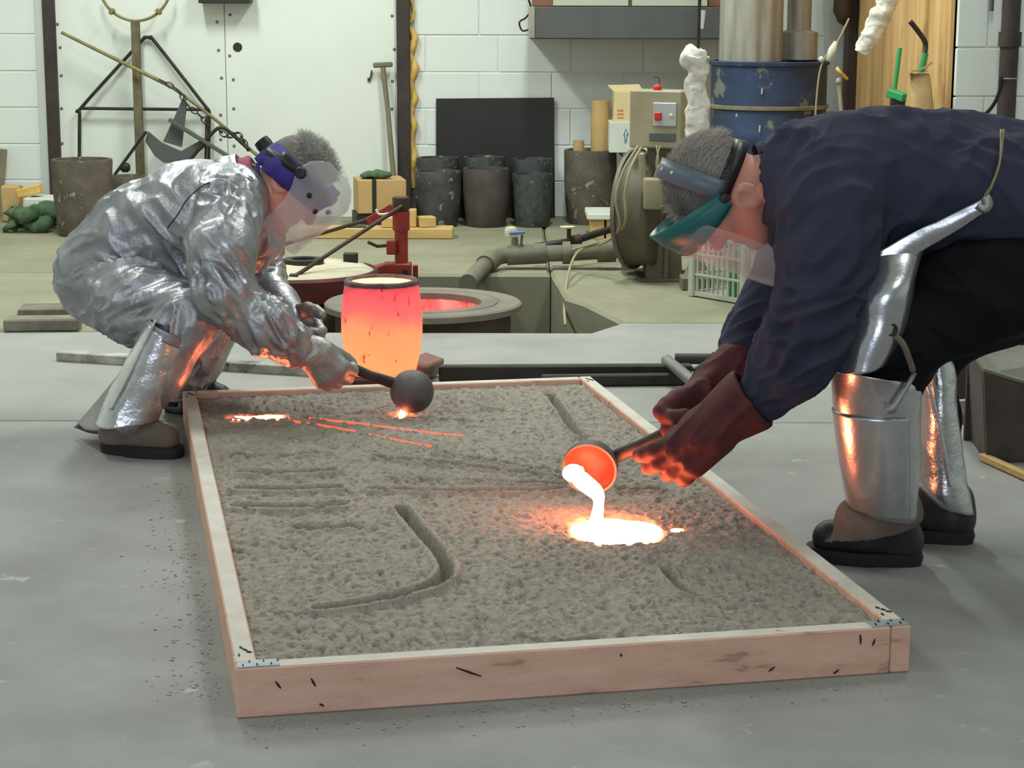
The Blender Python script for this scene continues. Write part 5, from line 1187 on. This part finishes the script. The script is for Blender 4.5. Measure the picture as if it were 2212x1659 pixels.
# coat
B = Body(.0065); left_prims(B, 1.03, legs=False)
B.rc(PY(540, 455, 5.44), PY(568, 515, 5.44), .085, .056, .03); B.rc(PY(568, 515, 5.44), PY(554, 575, 5.44), .056, .030, .03); B.rc(PY(525, 415, 5.44), PY(556, 450, 5.44), .085, .070, .03)
B.rc(PY(400, 590, 5.30), PY(478, 640, 5.25), .035, .03, .05); B.rc(PY(380, 560, 5.5), PY(500, 590, 5.5), .07, .05, .05)
V, Fc = B.mesh()
V = folds(V, Fc, [(PY(420, 560, 5.25), .11, (.4, 0, -.9), .03, .013), (PY(320, 520, 5.28), .15, (.7, 0, -.7), .045, .013), (PY(230, 500, 5.35), .13, (.9, 0, .3), .035, .010), (PY(470, 600, 5.05), .10, (.5, 0, -.8), .026, .012), (PY(580, 710, 5.1), .11, (.35, .2, -.8), .022, .013), (PY(640, 745, 5.15), .06, (.3, 0, -.9), .02, .008), (PY(560, 590, 5.6), .10, (1, .2, .2), .022, .015), (PY(500, 430, 5.2), .12, (.3, 0, .9), .035, .009), (PY(440, 430, 5.2), .13, (.9, 0, -.35), .05, .008), (PY(545, 500, 5.4), .09, (.2, 0, 1), .03, .010)])
coat = obj('coat', (V, Fc), M_['alu'], man1, 180)
# collar standing off the nape
cc_ = PY(530, 398, 5.44); ca = nrm((.80, 0, .36)); cu, cw, _ = frame_of(ca)
ringg = []
for t in np.linspace(0, 2 * PI, 36, endpoint=False):
    e = cu * math.cos(t) + cw * math.sin(t); ringg.append([cc_ - ca * .050 + e * .100, cc_ - ca * .02 + e * .090, cc_ + ca * .012 + e * .086])
obj('collar', rough(sheet(np.array(ringg), .004, closed_u=True), .004, 20), M_['alu'], man1, 180)
obj('neck_cloth', rough(lathe([(.066, -.025), (.074, 0.0), (.070, .03), (.058, .034), (.058, -.02)], cc_ + ca * .012, 28, tuple(ca), True), .005, 26), M_['pinkcloth'], man1, 180)
obj('cord', tube(spline([PY(482, 384, 5.20), PY(440, 400, 5.165), PY(405, 430, 5.16), PY(385, 462, 5.165), PY(362, 492, 5.19)], 30), .0018, 6), M_['iron'], coat, 180)
# leggings
lg = obj('legging', edge_loft([((318, 690), (405, 735), 5.12, .075), ((285, 757), (392, 785), 5.11, .072), ((254, 818), (376, 832), 5.10, .070), ((226, 872), (352, 872), 5.095, .068), ((208, 918), (338, 908), 5.09, .070)], wr=.007, wsc=11), M_['alu_leg'], man1, 180)
obj('seam', edge_loft([((334, 690), (341, 690), 5.05, .006), ((300, 760), (307, 760), 5.045, .006), ((268, 825), (275, 825), 5.04, .006), ((236, 884), (243, 884), 5.035, .006)], n=10, th=.002), M_['alu_leg'], lg, 180)
obj('top_band', edge_loft([((326, 686), (412, 728), 5.12, .080), ((316, 704), (405, 750), 5.12, .080)], th=.005, steps=6, wr=.003), M_['alu'], lg, 180)
obj('legging', edge_loft([((405, 730), (492, 730), 5.62, .070), ((390, 790), (468, 790), 5.62, .064), ((352, 862), (432, 858), 5.62, .062)], wr=.010, wsc=15), M_['alu'], man1, 180)
flap = grid_px([[(300, 745, 5.22), (262, 802, 5.24), (205, 872, 5.27), (160, 924, 5.30)], [(300, 780, 5.17), (268, 830, 5.18), (226, 888, 5.19), (190, 930, 5.20)], [(292, 800, 5.13), (262, 850, 5.13), (238, 900, 5.12), (218, 934, 5.12)]], 20, 14)
obj('legging_flap', sheet(flap, .004), [M_['alu_dull']], man1, 180)
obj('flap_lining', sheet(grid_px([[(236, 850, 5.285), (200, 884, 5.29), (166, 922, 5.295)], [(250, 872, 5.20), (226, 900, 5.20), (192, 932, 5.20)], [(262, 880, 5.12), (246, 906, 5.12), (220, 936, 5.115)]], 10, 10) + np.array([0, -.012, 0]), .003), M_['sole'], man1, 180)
# boots
def boot(par, heel, toe, h, upper, m_up, width=.052, tongue=None):
    """heel, toe: floor points; upper: ankle point"""
    d = nrm(toe - heel); L = np.linalg.norm(toe - heel); s = np.array([-d[1], d[0], 0.0]); z = np.array([0, 0, 1.0])
    sole_g = []
    for zz, kx in ((.001, .97), (.016, 1.0), (.030, .97)):
        ring = []
        for t in np.linspace(0, 2 * PI, 40, endpoint=False):
            x = math.cos(t); w = width * (1 - .14 * (x < -.2)) * (1.0 if abs(x) < .99 else 1)
            ring.append(heel + d * (L / 2 + x * L / 2 * kx) + s * (math.sin(t) * abs(math.sin(t)) ** -.25 if abs(math.sin(t)) > 1e-3 else 0) * w * kx + z * zz)
        sole_g.append(ring)
    sg = np.array(sole_g); V_ = sg.reshape(-1, 3); Fq = []
    for i in range(2):
        for k in range(40): Fq.append((i * 40 + k, i * 40 + (k + 1) % 40, (i + 1) * 40 + (k + 1) % 40, (i + 1) * 40 + k))
    Fq += [tuple(range(39, -1, -1)), tuple(80 + k for k in range(40))]
    bt = obj('boot', boot_upper(heel, toe, d, L, upper, width), m_up, par, 180)
    obj('sole', (V_, Fq), M_['sole'], bt, 40); return bt
def boot_upper(heel, toe, d, L, ankle, width):
    B = Body(.005); z = np.array([0, 0, 1.0])
    B.rc(heel + d * .05 + z * .055, ankle, .047, .050, .02); B.rc(heel + d * .05 + z * .05, heel + d * (L * .55) + z * .056, .044, .046, .02)
    B.rc(heel + d * L * .5 + z * .054, toe - d * .055 + z * .047, .046, .040, .02); B.rc(heel + d * L * .38 + z * .10, ankle, .040, .046, .03)
    V, Fc = B.mesh([(heel + z * .028, (0, 0, -1))]); return relax(V, Fc, 2), Fc
hl, to = PZ(222, 962, 0), PZ(398, 992, 0)
hl = np.array([hl[0] + .01, 5.14, 0]); to = np.array([to[0] - .005, 5.06, 0])
boot(man1, hl, to, .1, PY(290, 880, 5.10), M_['suede'])
hf = np.array([PY(352, 890, 5.64)[0], 5.66, 0]); boot(man1, hf, hf + np.array([.22, -.02, 0]), .1, PY(388, 850, 5.62), M_['boot'])
# gloves
B = Body(.004); rodL = nrm(PY(868, 850, 5.26) - PY(700, 772, 5.20))
B.rc(PY(625, 742, 5.155), PY(672, 760, 5.165), .050, .042, .02)
add_hand(B, PY(668, 752, 5.160), (.62, .05, -.75), (.05, 1, .1), True, [(.9, 1.0, .6)] * 4, 1.4, (.75, .15, .75), sc=1.05)
V, Fc = B.mesh(); obj('glove', (folds(V, Fc, [(PY(650, 760, 5.12), .05, (.6, 0, .6), .018, .004)], 1), Fc), M_['alu_dull'], man1, 180)
B = Body(.004); add_hand(B, PY(612, 682, 5.33), (.75, -.2, -.45), (0, -1, -.2), False, [(.8, .9, .6)] * 4, 1.3, (.5, .7, .3)); B.rc(PY(600, 672, 5.36), PY(620, 686, 5.33), .042, .034, .02)
V, Fc = B.mesh(); obj('glove', (relax(V, Fc, 1), Fc), M_['alu_dull'], man1, 180)
# hair
def hair(par, c, R, m_, n, keep, flow, L, jit, w, cap_r, curl=0., cap_keep=None, nw=1.0):
    u = RNG.normal(size=(n * 4, 3)); u /= np.linalg.norm(u, axis=1, keepdims=True); e = np.array([.102, .081, .094]); p = u * e + np.array([-.012, 0, .035])
    k = np.array([keep(*q) for q in p]); p = p[k][:n]; nn = (p - np.array([-.012, 0, .035])) / e ** 2; nn /= np.linalg.norm(nn, axis=1, keepdims=True)
    V, Fq = strands(c + p @ R.T, nw * (nn @ R.T), np.tile(R @ np.asarray(flow, float), (len(p), 1)), L, jit, w, curl=curl)
    h = obj('hair', (V, Fq), m_, par, 180); h['kind'] = 'stuff'
    B = Body(.004); B.el(c + R @ np.array([-.012, 0, .035]), cap_r, R, .01)
    V, Fq = B.mesh([(c + R @ np.array(a), R @ np.array(b, float)) for a, b in cap_keep]); obj('hair_base', (V, Fq), M_['hair_base'], par, 180)
hair(man1, hcL, hRL, M_['hair_mix'], 3000, lambda x, y, z: z > .055 - .45 * x and (x < .06) and z > -.01, (-.30, 0, -.05), .030, .60, .0011, (.104, .083, .097), .55, [((0, 0, .055), (.45, 0, -1))])
# head gear
def ringband(c, R, rx, ry, z0, z1, tilt, arc, off=0.0, n=40, th=.003, x0=0.0):
    G = []
    for t in np.linspace(*arc, n):
        x, y = rx * math.cos(t), ry * math.sin(t); G.append([c + R @ np.array([x0 + x, y, z0 + tilt * x]), c + R @ np.array([x0 + x, y, (z0 + z1) / 2 + tilt * x]) * 1.0 + R @ np.array([math.cos(t), math.sin(t), 0]) * off, c + R @ np.array([x0 + x * .97, y * .97, z1 + tilt * x])])
    return sheet(np.array(G), th)
fs = obj('face_shield', ringband(hcL, hRL, .118, .094, .030, .056, .10, (-2.2, 2.2)), M_['plast_black'], man1, 180)
obj('bandana', rough(ringband(hcL, hRL, .112, .090, -.020, .062, .18, (0, 2 * PI), .004, 60, .005, -.005), .004, 34), M_['purple'], man1, 180)
obj('bandana_tail', rough(sheet(grid_px([[(556, 392, 5.40), (551, 375, 5.40), (552, 352, 5.40)], [(564, 392, 5.38), (560, 372, 5.38), (562, 350, 5.38)]], 8, 12), .004), .003, 40), M_['purple'], man1, 180)
obj('rear_band', ringband(hcL, hRL, .124, .098, .034, .058, .36, (1.6, 4.68)), M_['plast_black'], fs, 180)
kb = hcL + hRL @ np.array([-.132, 0, .002]); obj('ratchet_knob', lathe([(0, -.016), (.022, -.016), (.024, .0), (.022, .016), (0, .018)], kb, 18, tuple(hRL[:, 0])), M_['plast_black'], fs, 40)
G = []
for z, xr, a, hw, dz in ((-.122, .048, .112, .118, 0), (-.08, .046, .115, .120, 0), (-.03, .040, .120, .121, 0), (.01, .025, .135, .121, 0), (.04, .004, .156, .118, 0), (.07, .0, .158, .114, 0), (.092, .004, .140, .108, 0), (.110, .018, .105, .098, 0), (.126, .035, .050, .075, 0)):
    G.append([hcL + hRL @ np.array([xr + a * math.cos(t), hw * math.sin(t), z]) for t in np.linspace(-PI / 2, PI / 2, 44)])
obj('visor', sheet(np.swapaxes(np.array(G), 0, 1), .0022), M_['visor_hazy'], fs, 180)
for s in (-1, 1):
    kb = hcL + hRL @ np.array([.012, s * .118, .050]); obj('pivot_knob', lathe([(0, -.008), (.015, -.008), (.017, .0), (.013, .009), (0, .010)], kb, 20, tuple(hRL[:, 1] * s)), M_['plast_black'], fs, 40)
    for x, z in ((.075, .030), (.115, .012)): obj('rivet', lathe([(0, -.004), (.007, -.003), (.008, .002), (0, .005)], hcL + hRL @ np.array([x, s * (.121 * math.sqrt(max(0, 1 - ((x - .02) / .14) ** 2)) + .002), z]), 10, tuple(hRL[:, 1] * s)), M_['plast_black'], fs, 60)

# ladle of the silver man
def ladle(cb, rb, opening, handle_pts, label, em=None, grow=1.0):
    t = thing('ladle', tuple(cb - np.array([0, 0, rb])), label, 'ladle'); o = nrm(opening)
    prof = []
    for a in np.linspace(0, 1.72, 16): prof.append((rb * math.sin(a), -rb * math.cos(a)))
    for a in np.linspace(1.72, 0, 16): prof.append(((rb - .005) * math.sin(a), -(rb - .005) * math.cos(a)))
    obj('bowl', lathe(prof, cb, 40, tuple(o)), M_['ladle_in'], t, 60)
    obj('handle', tube(handle_pts, [.016, .0145, .0135, .012][:len(handle_pts)] if len(handle_pts) <= 4 else .010, 14), M_['iron'], t, 60)
    return t, o
M_['ladle_in'] = mat('sooty_ladle_steel', (112, 104, 104), .6, .25, var=((70, 62, 62), 14, 1.), bump=(60, .001))
cbL = PY(890, 846, 5.27)
lad1, o1 = ladle(cbL, .061, (-.20, .80, -.52), [cbL + np.array([-.045, 0, .022]), PY(800, 812, 5.25), PY(690, 762, 5.21), PY(600, 705, 5.24)], 'round steel ladle tipped over by the man in silver above the sand')
strm = [PY(872, 880, 5.29), PY(869, 892, 5.285), PZ(867, 908, SZ - .004)]
tag(obj('molten_stream', tube(spline(strm, 12), np.linspace(.0085, .007, 12), 12), EM_POOL, None, 180), 'short glowing stream falling from the ladle of the man in silver', 'molten metal')

# ================================================================== the man in the navy shirt
hcR, hRR = head_frame(PY(1553, 408, 4.20), (-.335, -.03, -.94), (-.94, 0, .335)); hcH = PY(1562, 413, 4.20)
def right_prims(B, s, arms=True, legs=True, torso=True, k=.05):
    g = lambda *a: (PY(*a[:3]), a[3] * mpp(a[2]) * s)
    if torso:
        B.chain([g(1730, 384, 4.10, 106), g(1800, 396, 4.10, 136), g(1930, 394, 4.12, 142), g(2060, 402, 4.14, 142), g(2180, 420, 4.16, 140), g(2300, 480, 4.18, 142)], k)
        B.chain([g(1730, 382, 4.34, 104), g(1800, 392, 4.34, 134), g(1930, 392, 4.36, 140), g(2060, 400, 4.38, 140), g(2180, 418, 4.40, 138), g(2300, 478, 4.40, 140)], k)
    if arms:
        B.chain([g(1788, 452, 3.99, 106), g(1790, 560, 3.96, 90), g(1764, 690, 3.95, 79)], k); B.chain([g(1764, 694, 3.95, 79), g(1714, 772, 3.97, 74), g(1655, 848, 4.00, 60)], k)
        B.chain([g(1750, 440, 4.46, 96), g(1722, 560, 4.48, 74), g(1676, 660, 4.46, 66)], k); B.chain([g(1672, 664, 4.46, 66), g(1632, 730, 4.40, 58), g(1596, 790, 4.33, 50)], k)
    if legs:
        B.chain([g(2270, 520, 4.10, 150), g(2120, 620, 4.06, 122), g(1935, 735, 4.02, 88)], k); B.chain([g(1930, 745, 4.02, 86), g(1905, 900, 4.04, 66), g(1912, 1090, 4.06, 52)], k)
        B.chain([g(2280, 530, 4.36, 146), g(2170, 625, 4.34, 112), g(2012, 765, 4.30, 54)], k); B.chain([g(2008, 785, 4.30, 50), g(2022, 900, 4.28, 44), g(2038, 1080, 4.27, 42)], k)
body = Body(.0047); right_prims(body, .82)
body.rc(PY(1715, 395, 4.21), hcH + hRR @ np.array([-.025, 0, -.05]), .078, .066, .03); add_head(body, hcH, hRR, -.040)
V, Fc = body.mesh(); man2 = obj('person', (relax(V, Fc, 1), Fc), M_['skin'], None, 180)
tag(man2, 'person bending over in a navy shirt and red gauntlets, pouring white hot metal', 'person')
add_eyes(man2, hcH, hRR)
# trousers
B = Body(.007); right_prims(B, 1.0, arms=False, torso=False); B.rc(PY(2290, 490, 4.16), PY(2290, 490, 4.38), .14, .14, .04)
V, Fc = B.mesh(); V = folds(V, Fc, [(PY(2100, 640, 3.95), .2, (.8, 0, -.5), .05, .008), (PY(1930, 780, 3.95), .1, (.9, 0, .2), .03, .008)])
obj('trousers', (V, Fc), M_['black_cloth'], man2, 180)
# shirt
B = Body(.0065); right_prims(B, 1.03, legs=False); B.rc(PY(1668, 392, 4.16), PY(1672, 388, 4.28), .085, .085, .04)
B.rc(PY(2060, 450, 4.12), PY(2240, 470, 4.14), .09, .09, .06); B.rc(PY(2090, 415, 4.06), PY(2300, 436, 4.04), .105, .118, .05)
V, Fc = B.mesh([(PY(1668, 500, 4.2) + np.array([-.035, 0, 0]), (-1, 0, 0.12), PY(1640, 400, 4.2), .16)])
V = folds(V, Fc, [(PY(1745, 690, 3.9), .12, (1, 0, .35), .03, .013), (PY(1700, 790, 3.93), .09, (.9, 0, .6), .026, .010), (PY(1650, 740, 4.38), .10, (1, 0, .5), .026, .012), (PY(1790, 560, 3.9), .16, (.7, 0, .8), .05, .009), (PY(2100, 340, 4.0), .16, (.6, 0, .8), .05, .010), (PY(2150, 420, 4.0), .15, (.8, 0, -.5), .04, .009), (PY(1960, 300, 4.0), .18, (.15, .2, 1), .06, .007), (PY(1720, 310, 4.05), .10, (.3, .2, 1), .035, .008), (PY(1850, 470, 3.95), .16, (1, 0, .5), .05, .008)])
shirt = obj('shirt', (V, Fc), M_['navy'], man2, 180)
obj('shirt_collar', rough(tube([PY(1664, 392, 4.22), PY(1648, 396, 4.22)], [.092, .086], 32, caps=False), .004, 20), M_['navy'], shirt, 180)
# apron strap and thigh guard
ap_ = grid_px([[(1856, 566, 3.965), (1950, 512, 3.950), (2045, 470, 3.928), (2128, 428, 3.918)], [(1870, 590, 3.955), (1968, 530, 3.945), (2050, 488, 3.925), (2130, 446, 3.914)], [(1890, 612, 3.95), (1985, 548, 3.948), (2055, 506, 3.93), (2128, 458, 3.918)]], 10, 30)
apr = obj('apron', rough(sheet(ap_, .004), .003, 14), M_['alu_smooth'], man2, 180)
obj('knot', rough(tube(spline([PY(2112, 442, 3.908), PY(2126, 450, 3.904), PY(2134, 440, 3.904), PY(2128, 424, 3.908)], 14), .010, 10), .003, 40), M_['alu_dull'], apr, 180)
for k in (0, 1): obj('tie', tube(spline([PY(2124 + 4 * k, 432, 3.905), PY(2132 + 4 * k, 415, 3.908), PY(2142 + 2 * k, 400, 3.912), PY(2160, 350, 3.925), PY(2168 - 6 * k, 280, 3.99)], 20), .0022, 6), M_['brass'], apr, 180)
obj('thigh_guard', edge_loft([((1866, 548), (1998, 512), 3.985, .022), ((1860, 572), (1990, 545), 3.983, .045), ((1846, 628), (1976, 596), 3.975, .085), ((1826, 690), (1962, 655), 3.985, .10), ((1810, 745), (1938, 722), 3.985, .105), ((1804, 800), (1908, 775), 3.985, .10)], n=36, closed=False, arc=(PI * .62, PI * 1.98), wr=.006, wsc=8, steps=30), M_['alu_smooth'], apr, 180)
# shin guards
sgn = obj('shin_guard', edge_loft([((1803, 785), (1955, 815), 4.01, .095), ((1801, 840), (1985, 822), 4.02, .092), ((1808, 910), (1986, 905), 4.03, .090), ((1822, 1000), (1984, 1000), 4.04, .088), ((1838, 1092), (1980, 1118), 4.05, .086)], n=40, wr=.0035, wsc=9), M_['alu_smooth'], man2, 180)
obj('panel', edge_loft([((1799, 884), (1994, 886), 4.027, .097), ((1815, 1000), (1992, 1002), 4.04, .095), ((1831, 1090), (1987, 1106), 4.05, .093)], n=26, th=.003, closed=False, arc=(PI * .92, PI * 1.67), wr=.0), M_['alu_smooth'], sgn, 180)
obj('strap', tube(spline([PY(1975, 805, 3.94), PY(1950, 850, 3.92), PY(1930, 880, 3.915), PY(1918, 884, 3.92)], 16), [.006] * 10 + [.010] * 6, 8), M_['alu_dull'], sgn, 180)
bk = PY(1925, 712, 3.89); obj('buckle', tube([bk + np.array([.011 * math.cos(t), -.002, .011 * math.sin(t)]) for t in np.arange(16) * 2 * PI / 16], .003, 8, closed=True), M_['iron'], apr, 180)
obj('strap', tube(spline([PY(1929, 722, 3.895), PY(1950, 742, 3.90), PY(1962, 770, 3.91), PY(1972, 800, 3.93)], 12), .007, 8), M_['suede'], apr, 180)
sg2 = obj('shin_guard', edge_loft([((1968, 762), (2048, 756), 4.27, .072), ((1978, 800), (2060, 800), 4.27, .076), ((1984, 900), (2068, 900), 4.26, .074), ((1986, 1000), (2080, 1000), 4.255, .072), ((1985, 1055), (2090, 1050), 4.25, .072), ((2010, 1085), (2094, 1102), 4.25, .070)], wr=.005, wsc=13), M_['alu_leg'], man2, 180)
obj('seam', edge_loft([((1990, 800), (2000, 800), 4.185, .006), ((2018, 900), (2028, 900), 4.183, .006), ((2038, 1000), (2048, 1000), 4.181, .006), ((2048, 1050), (2056, 1050), 4.18, .006)], n=10, th=.002), M_['alu_leg'], sg2, 180)
# boots
hl, to = PZ(1990, 1222, 0), PZ(1728, 1196, 0); hl[1] = to[1] = 0
hl = np.array([PY(1992, 1222, 4.08)[0], 4.07, 0]); to = np.array([PY(1742, 1215, 4.10)[0], 4.13, 0])
b1 = boot(man2, hl, to, .1, PY(1915, 1085, 4.06), M_['boot'], .056)
B = Body(.005); B.rc(PY(1925, 1120, 4.06), PY(1890, 1160, 4.07), .062, .062, .03); B.rc(PY(1890, 1160, 4.07), PY(1808, 1188, 4.09), .062, .040, .03); B.rc(PY(1930, 1100, 4.06), PY(1850, 1120, 4.07), .058, .048, .03)
tp_ = PY(1770, 1195, 4.08); V, Fc = B.mesh([(np.array([tp_[0], 4.08, .042]), (.30, 0, -1))]); obj('spat', (folds(V, Fc, [(PY(1850, 1150, 4.0), .08, (.5, 0, .5), .04, .005)]), Fc), M_['suede'], man2, 180)
hf = np.array([PY(2096, 1180, 4.28)[0], 4.24, 0]); b2 = boot(man2, hf, hf + np.array([-.24, .10, 0]), .1, PY(2052, 1085, 4.27), M_['boot'], .054)
# gauntlets
dN = nrm(PY(1440, 985, 4.03) - PY(1600, 875, 4.005))
B = Body(.004); w0 = PY(1522, 932, 4.02)
B.rc(PY(1618, 866, 4.005), w0, .072, .050, .02); B.rc(w0, PY(1488, 958, 4.025), .050, .040, .02)
add_hand(B, PY(1556, 930, 4.00), dN, (.0, 1, -.15), False, [(.20, .35, .3), (.32, .45, .35), (.45, .5, .35), (.5, .5, .35)], 1.45, (.8, .15, .85), spread=.14, sc=1.04)
mo_ = PY(1628, 858, 4.003); ax2 = nrm(mo_ - w0)
B.rc(w0 + ax2 * .045, mo_ + ax2 * .06, .044, .072, .004, True)
V, Fc = B.mesh([(mo_, ax2)])
V = folds(V, Fc, [(PY(1480, 965, 3.98), .06, (.6, 0, .8), .02, .005), (PY(1570, 900, 3.95), .08, (.5, 0, .6), .04, .004)], 1); obj('gauntlet', (V, Fc), M_['glove_red'], man2, 180)
B = Body(.004); w1 = PY(1540, 832, 4.30); dF = nrm(PY(1450, 905, 4.20) - PY(1600, 790, 4.33))
B.rc(PY(1590, 795, 4.33), w1, .062, .045, .02); B.rc(w1, PY(1510, 858, 4.27), .045, .040, .02)
add_hand(B, PY(1528, 862, 4.255), dF, (.1, -1, -.1), True, [(.7, .8, .6)] * 4, 1.35, (1.0, .35, .15), sc=1.12)
V, Fc = B.mesh(); obj('gauntlet', (folds(V, Fc, [(PY(1550, 830, 4.25), .08, (.6, 0, .8), .03, .005)], 1), Fc), M_['glove_red'], man2, 180)
# hair and head gear
hair(man2, hcH, hRR, M_['hair_grey'], 6500, lambda x, y, z: z > .010 - .30 * x and x < .09 and z > -.055, (-.95, 0, -.25), .026, .22, .0008, (.1035, .0825, .0965), .12, [((0, 0, .012), (.25, 0, -1))], .5)
fs = obj('face_shield', ringband(hcR, hRR, .114, .092, -.014, .020, .08, (1.4, 4.88)), M_['plast_black'], man2, 180)
G = []
for t in np.linspace(-1.75, 1.75, 40): G.append([hcR + hRR @ np.array([x, .096 * math.sin(t), .026 + .112 * math.cos(t)]) for x in (-.022, 0, .022)])
ts_ = obj('top_strap', sheet(np.array(G), .003), M_['plast_grey'], fs, 180)
for yy in (.06, .03, -.0): 
    t = math.asin(yy / .096); obj('hole', lathe([(0, 0), (.004, 0), (.004, .002), (0, .002)], hcR + hRR @ np.array([0, .0975 * math.sin(t), .026 + .1135 * math.cos(t)]), 8, tuple(hRR @ np.array([0, math.sin(t), math.cos(t)]))), M_['white_box'], ts_)
bgd = []
for t in np.linspace(-1.62, 1.62, 44):
    ct = max(0.0, math.cos(t)); x, y = .012 + .140 * ct ** .75, .104 * math.sin(t); zc_ = -.008 + .066 * ct ** .8; hw = .017 + .030 * ct ** .6
    bgd.append([hcR + hRR @ np.array([x - .006, y * .96, zc_ + hw]), hcR + hRR @ np.array([x + .004, y, zc_ + hw * .3]), hcR + hRR @ np.array([x + .006, y, zc_ - hw * .4]), hcR + hRR @ np.array([x + .004, y, zc_ - hw])])
obj('brow_guard', sheet(np.array(bgd), .003), M_['plast_green'], fs, 180)
G = []
for z, xr, a, hw in ((.038, .10, .060, .085), (.01, .078, .082, .105), (-.04, .074, .086, .110), (-.10, .074, .086, .110), (-.16, .078, .082, .108), (-.188, .092, .066, .096), (-.203, .115, .040, .070)):
    G.append([hcR + hRR @ np.array([xr + a * math.cos(t), hw * math.sin(t), z]) for t in np.linspace(-PI / 2, PI / 2, 44)])
obj('visor', sheet(np.swapaxes(np.array(G), 0, 1), .0022), M_['visor_clear'], fs, 180)
for s in (-1, 1): obj('pivot_knob', lathe([(0, -.006), (.011, -.006), (.013, 0), (.010, .008), (0, .009)], hcR + hRR @ np.array([.012, s * .099, -.005]), 18, tuple(hRR[:, 1] * s)), M_['plast_black'], fs, 40)

# ladle of the navy man, pouring
cbR = PY(1275, 1010, 4.205)
lad2, o2 = ladle(cbR, .0625, (-.22, -.90, -.22), [cbR + np.array([.056, .014, .022]), PY(1380, 965, 4.16), PY(1500, 905, 4.12), PY(1660, 815, 4.14)], 'round steel ladle glowing red inside in the gauntlets of the navy man')
inner = lathe([((.0565) * math.sin(a), -(.0565) * math.cos(a)) for a in np.linspace(0, 1.45, 12)], cbR, 36, tuple(o2))
EM_INR = emit('hot_ladle_skin', (1.0, 0.04, 0.015), 0.5, (120, 60, 50))
T = EM_INR.node_tree; n_ = T.nodes.new('ShaderNodeTexNoise'); n_.inputs['Scale'].default_value = 30; r_ = T.nodes.new('ShaderNodeValToRGB'); tc_ = T.nodes.new('ShaderNodeTexCoord')
r_.color_ramp.elements[0].position = .38; r_.color_ramp.elements[0].color = (.45, .012, .006, 1); r_.color_ramp.elements[1].position = .66; r_.color_ramp.elements[1].color = (1, .09, .03, 1)
T.links.new(tc_.outputs['Object'], n_.inputs['Vector']); T.links.new(n_.outputs['Fac'], r_.inputs[0]); T.links.new(r_.outputs[0], T.nodes['Principled BSDF'].inputs['Emission Color']); obj('hot_lining', (inner[0], inner[1][:-1]), EM_INR, lad2, 180)
# metal running over the lip into the pool
lip = cbR + nrm(o2) * .012
s0, s1, s2, s3, s4 = PY(1238, 1030, 4.172), PY(1268, 1046, 4.145), PY(1290, 1070, 4.135), PY(1290, 1098, 4.135), PZ(1288, 1124, SZ - .002)
st_path = spline([PY(1236, 1022, 4.175), PY(1262, 1042, 4.155), PY(1289, 1066, 4.14), PY(1293, 1092, 4.14), s4], 30)
wv = np.interp(np.linspace(0, 1, 30), [0, .2, .45, .7, 1], [.012, .020, .018, .011, .015])
tag(obj('molten_stream', tube(st_path, wv, 16), EM_POOL, None, 180), 'thick white hot stream pouring from the red ladle into the oval pool', 'molten metal')
obj('molten_charge', rough(lathe([(0, -.008), (.02, -.007), (.026, 0), (.02, .005), (0, .007)], PY(1240, 1022, 4.185), 24, (.1, -.6, .6)), .004, 40), EM_POOL, lad2, 180)
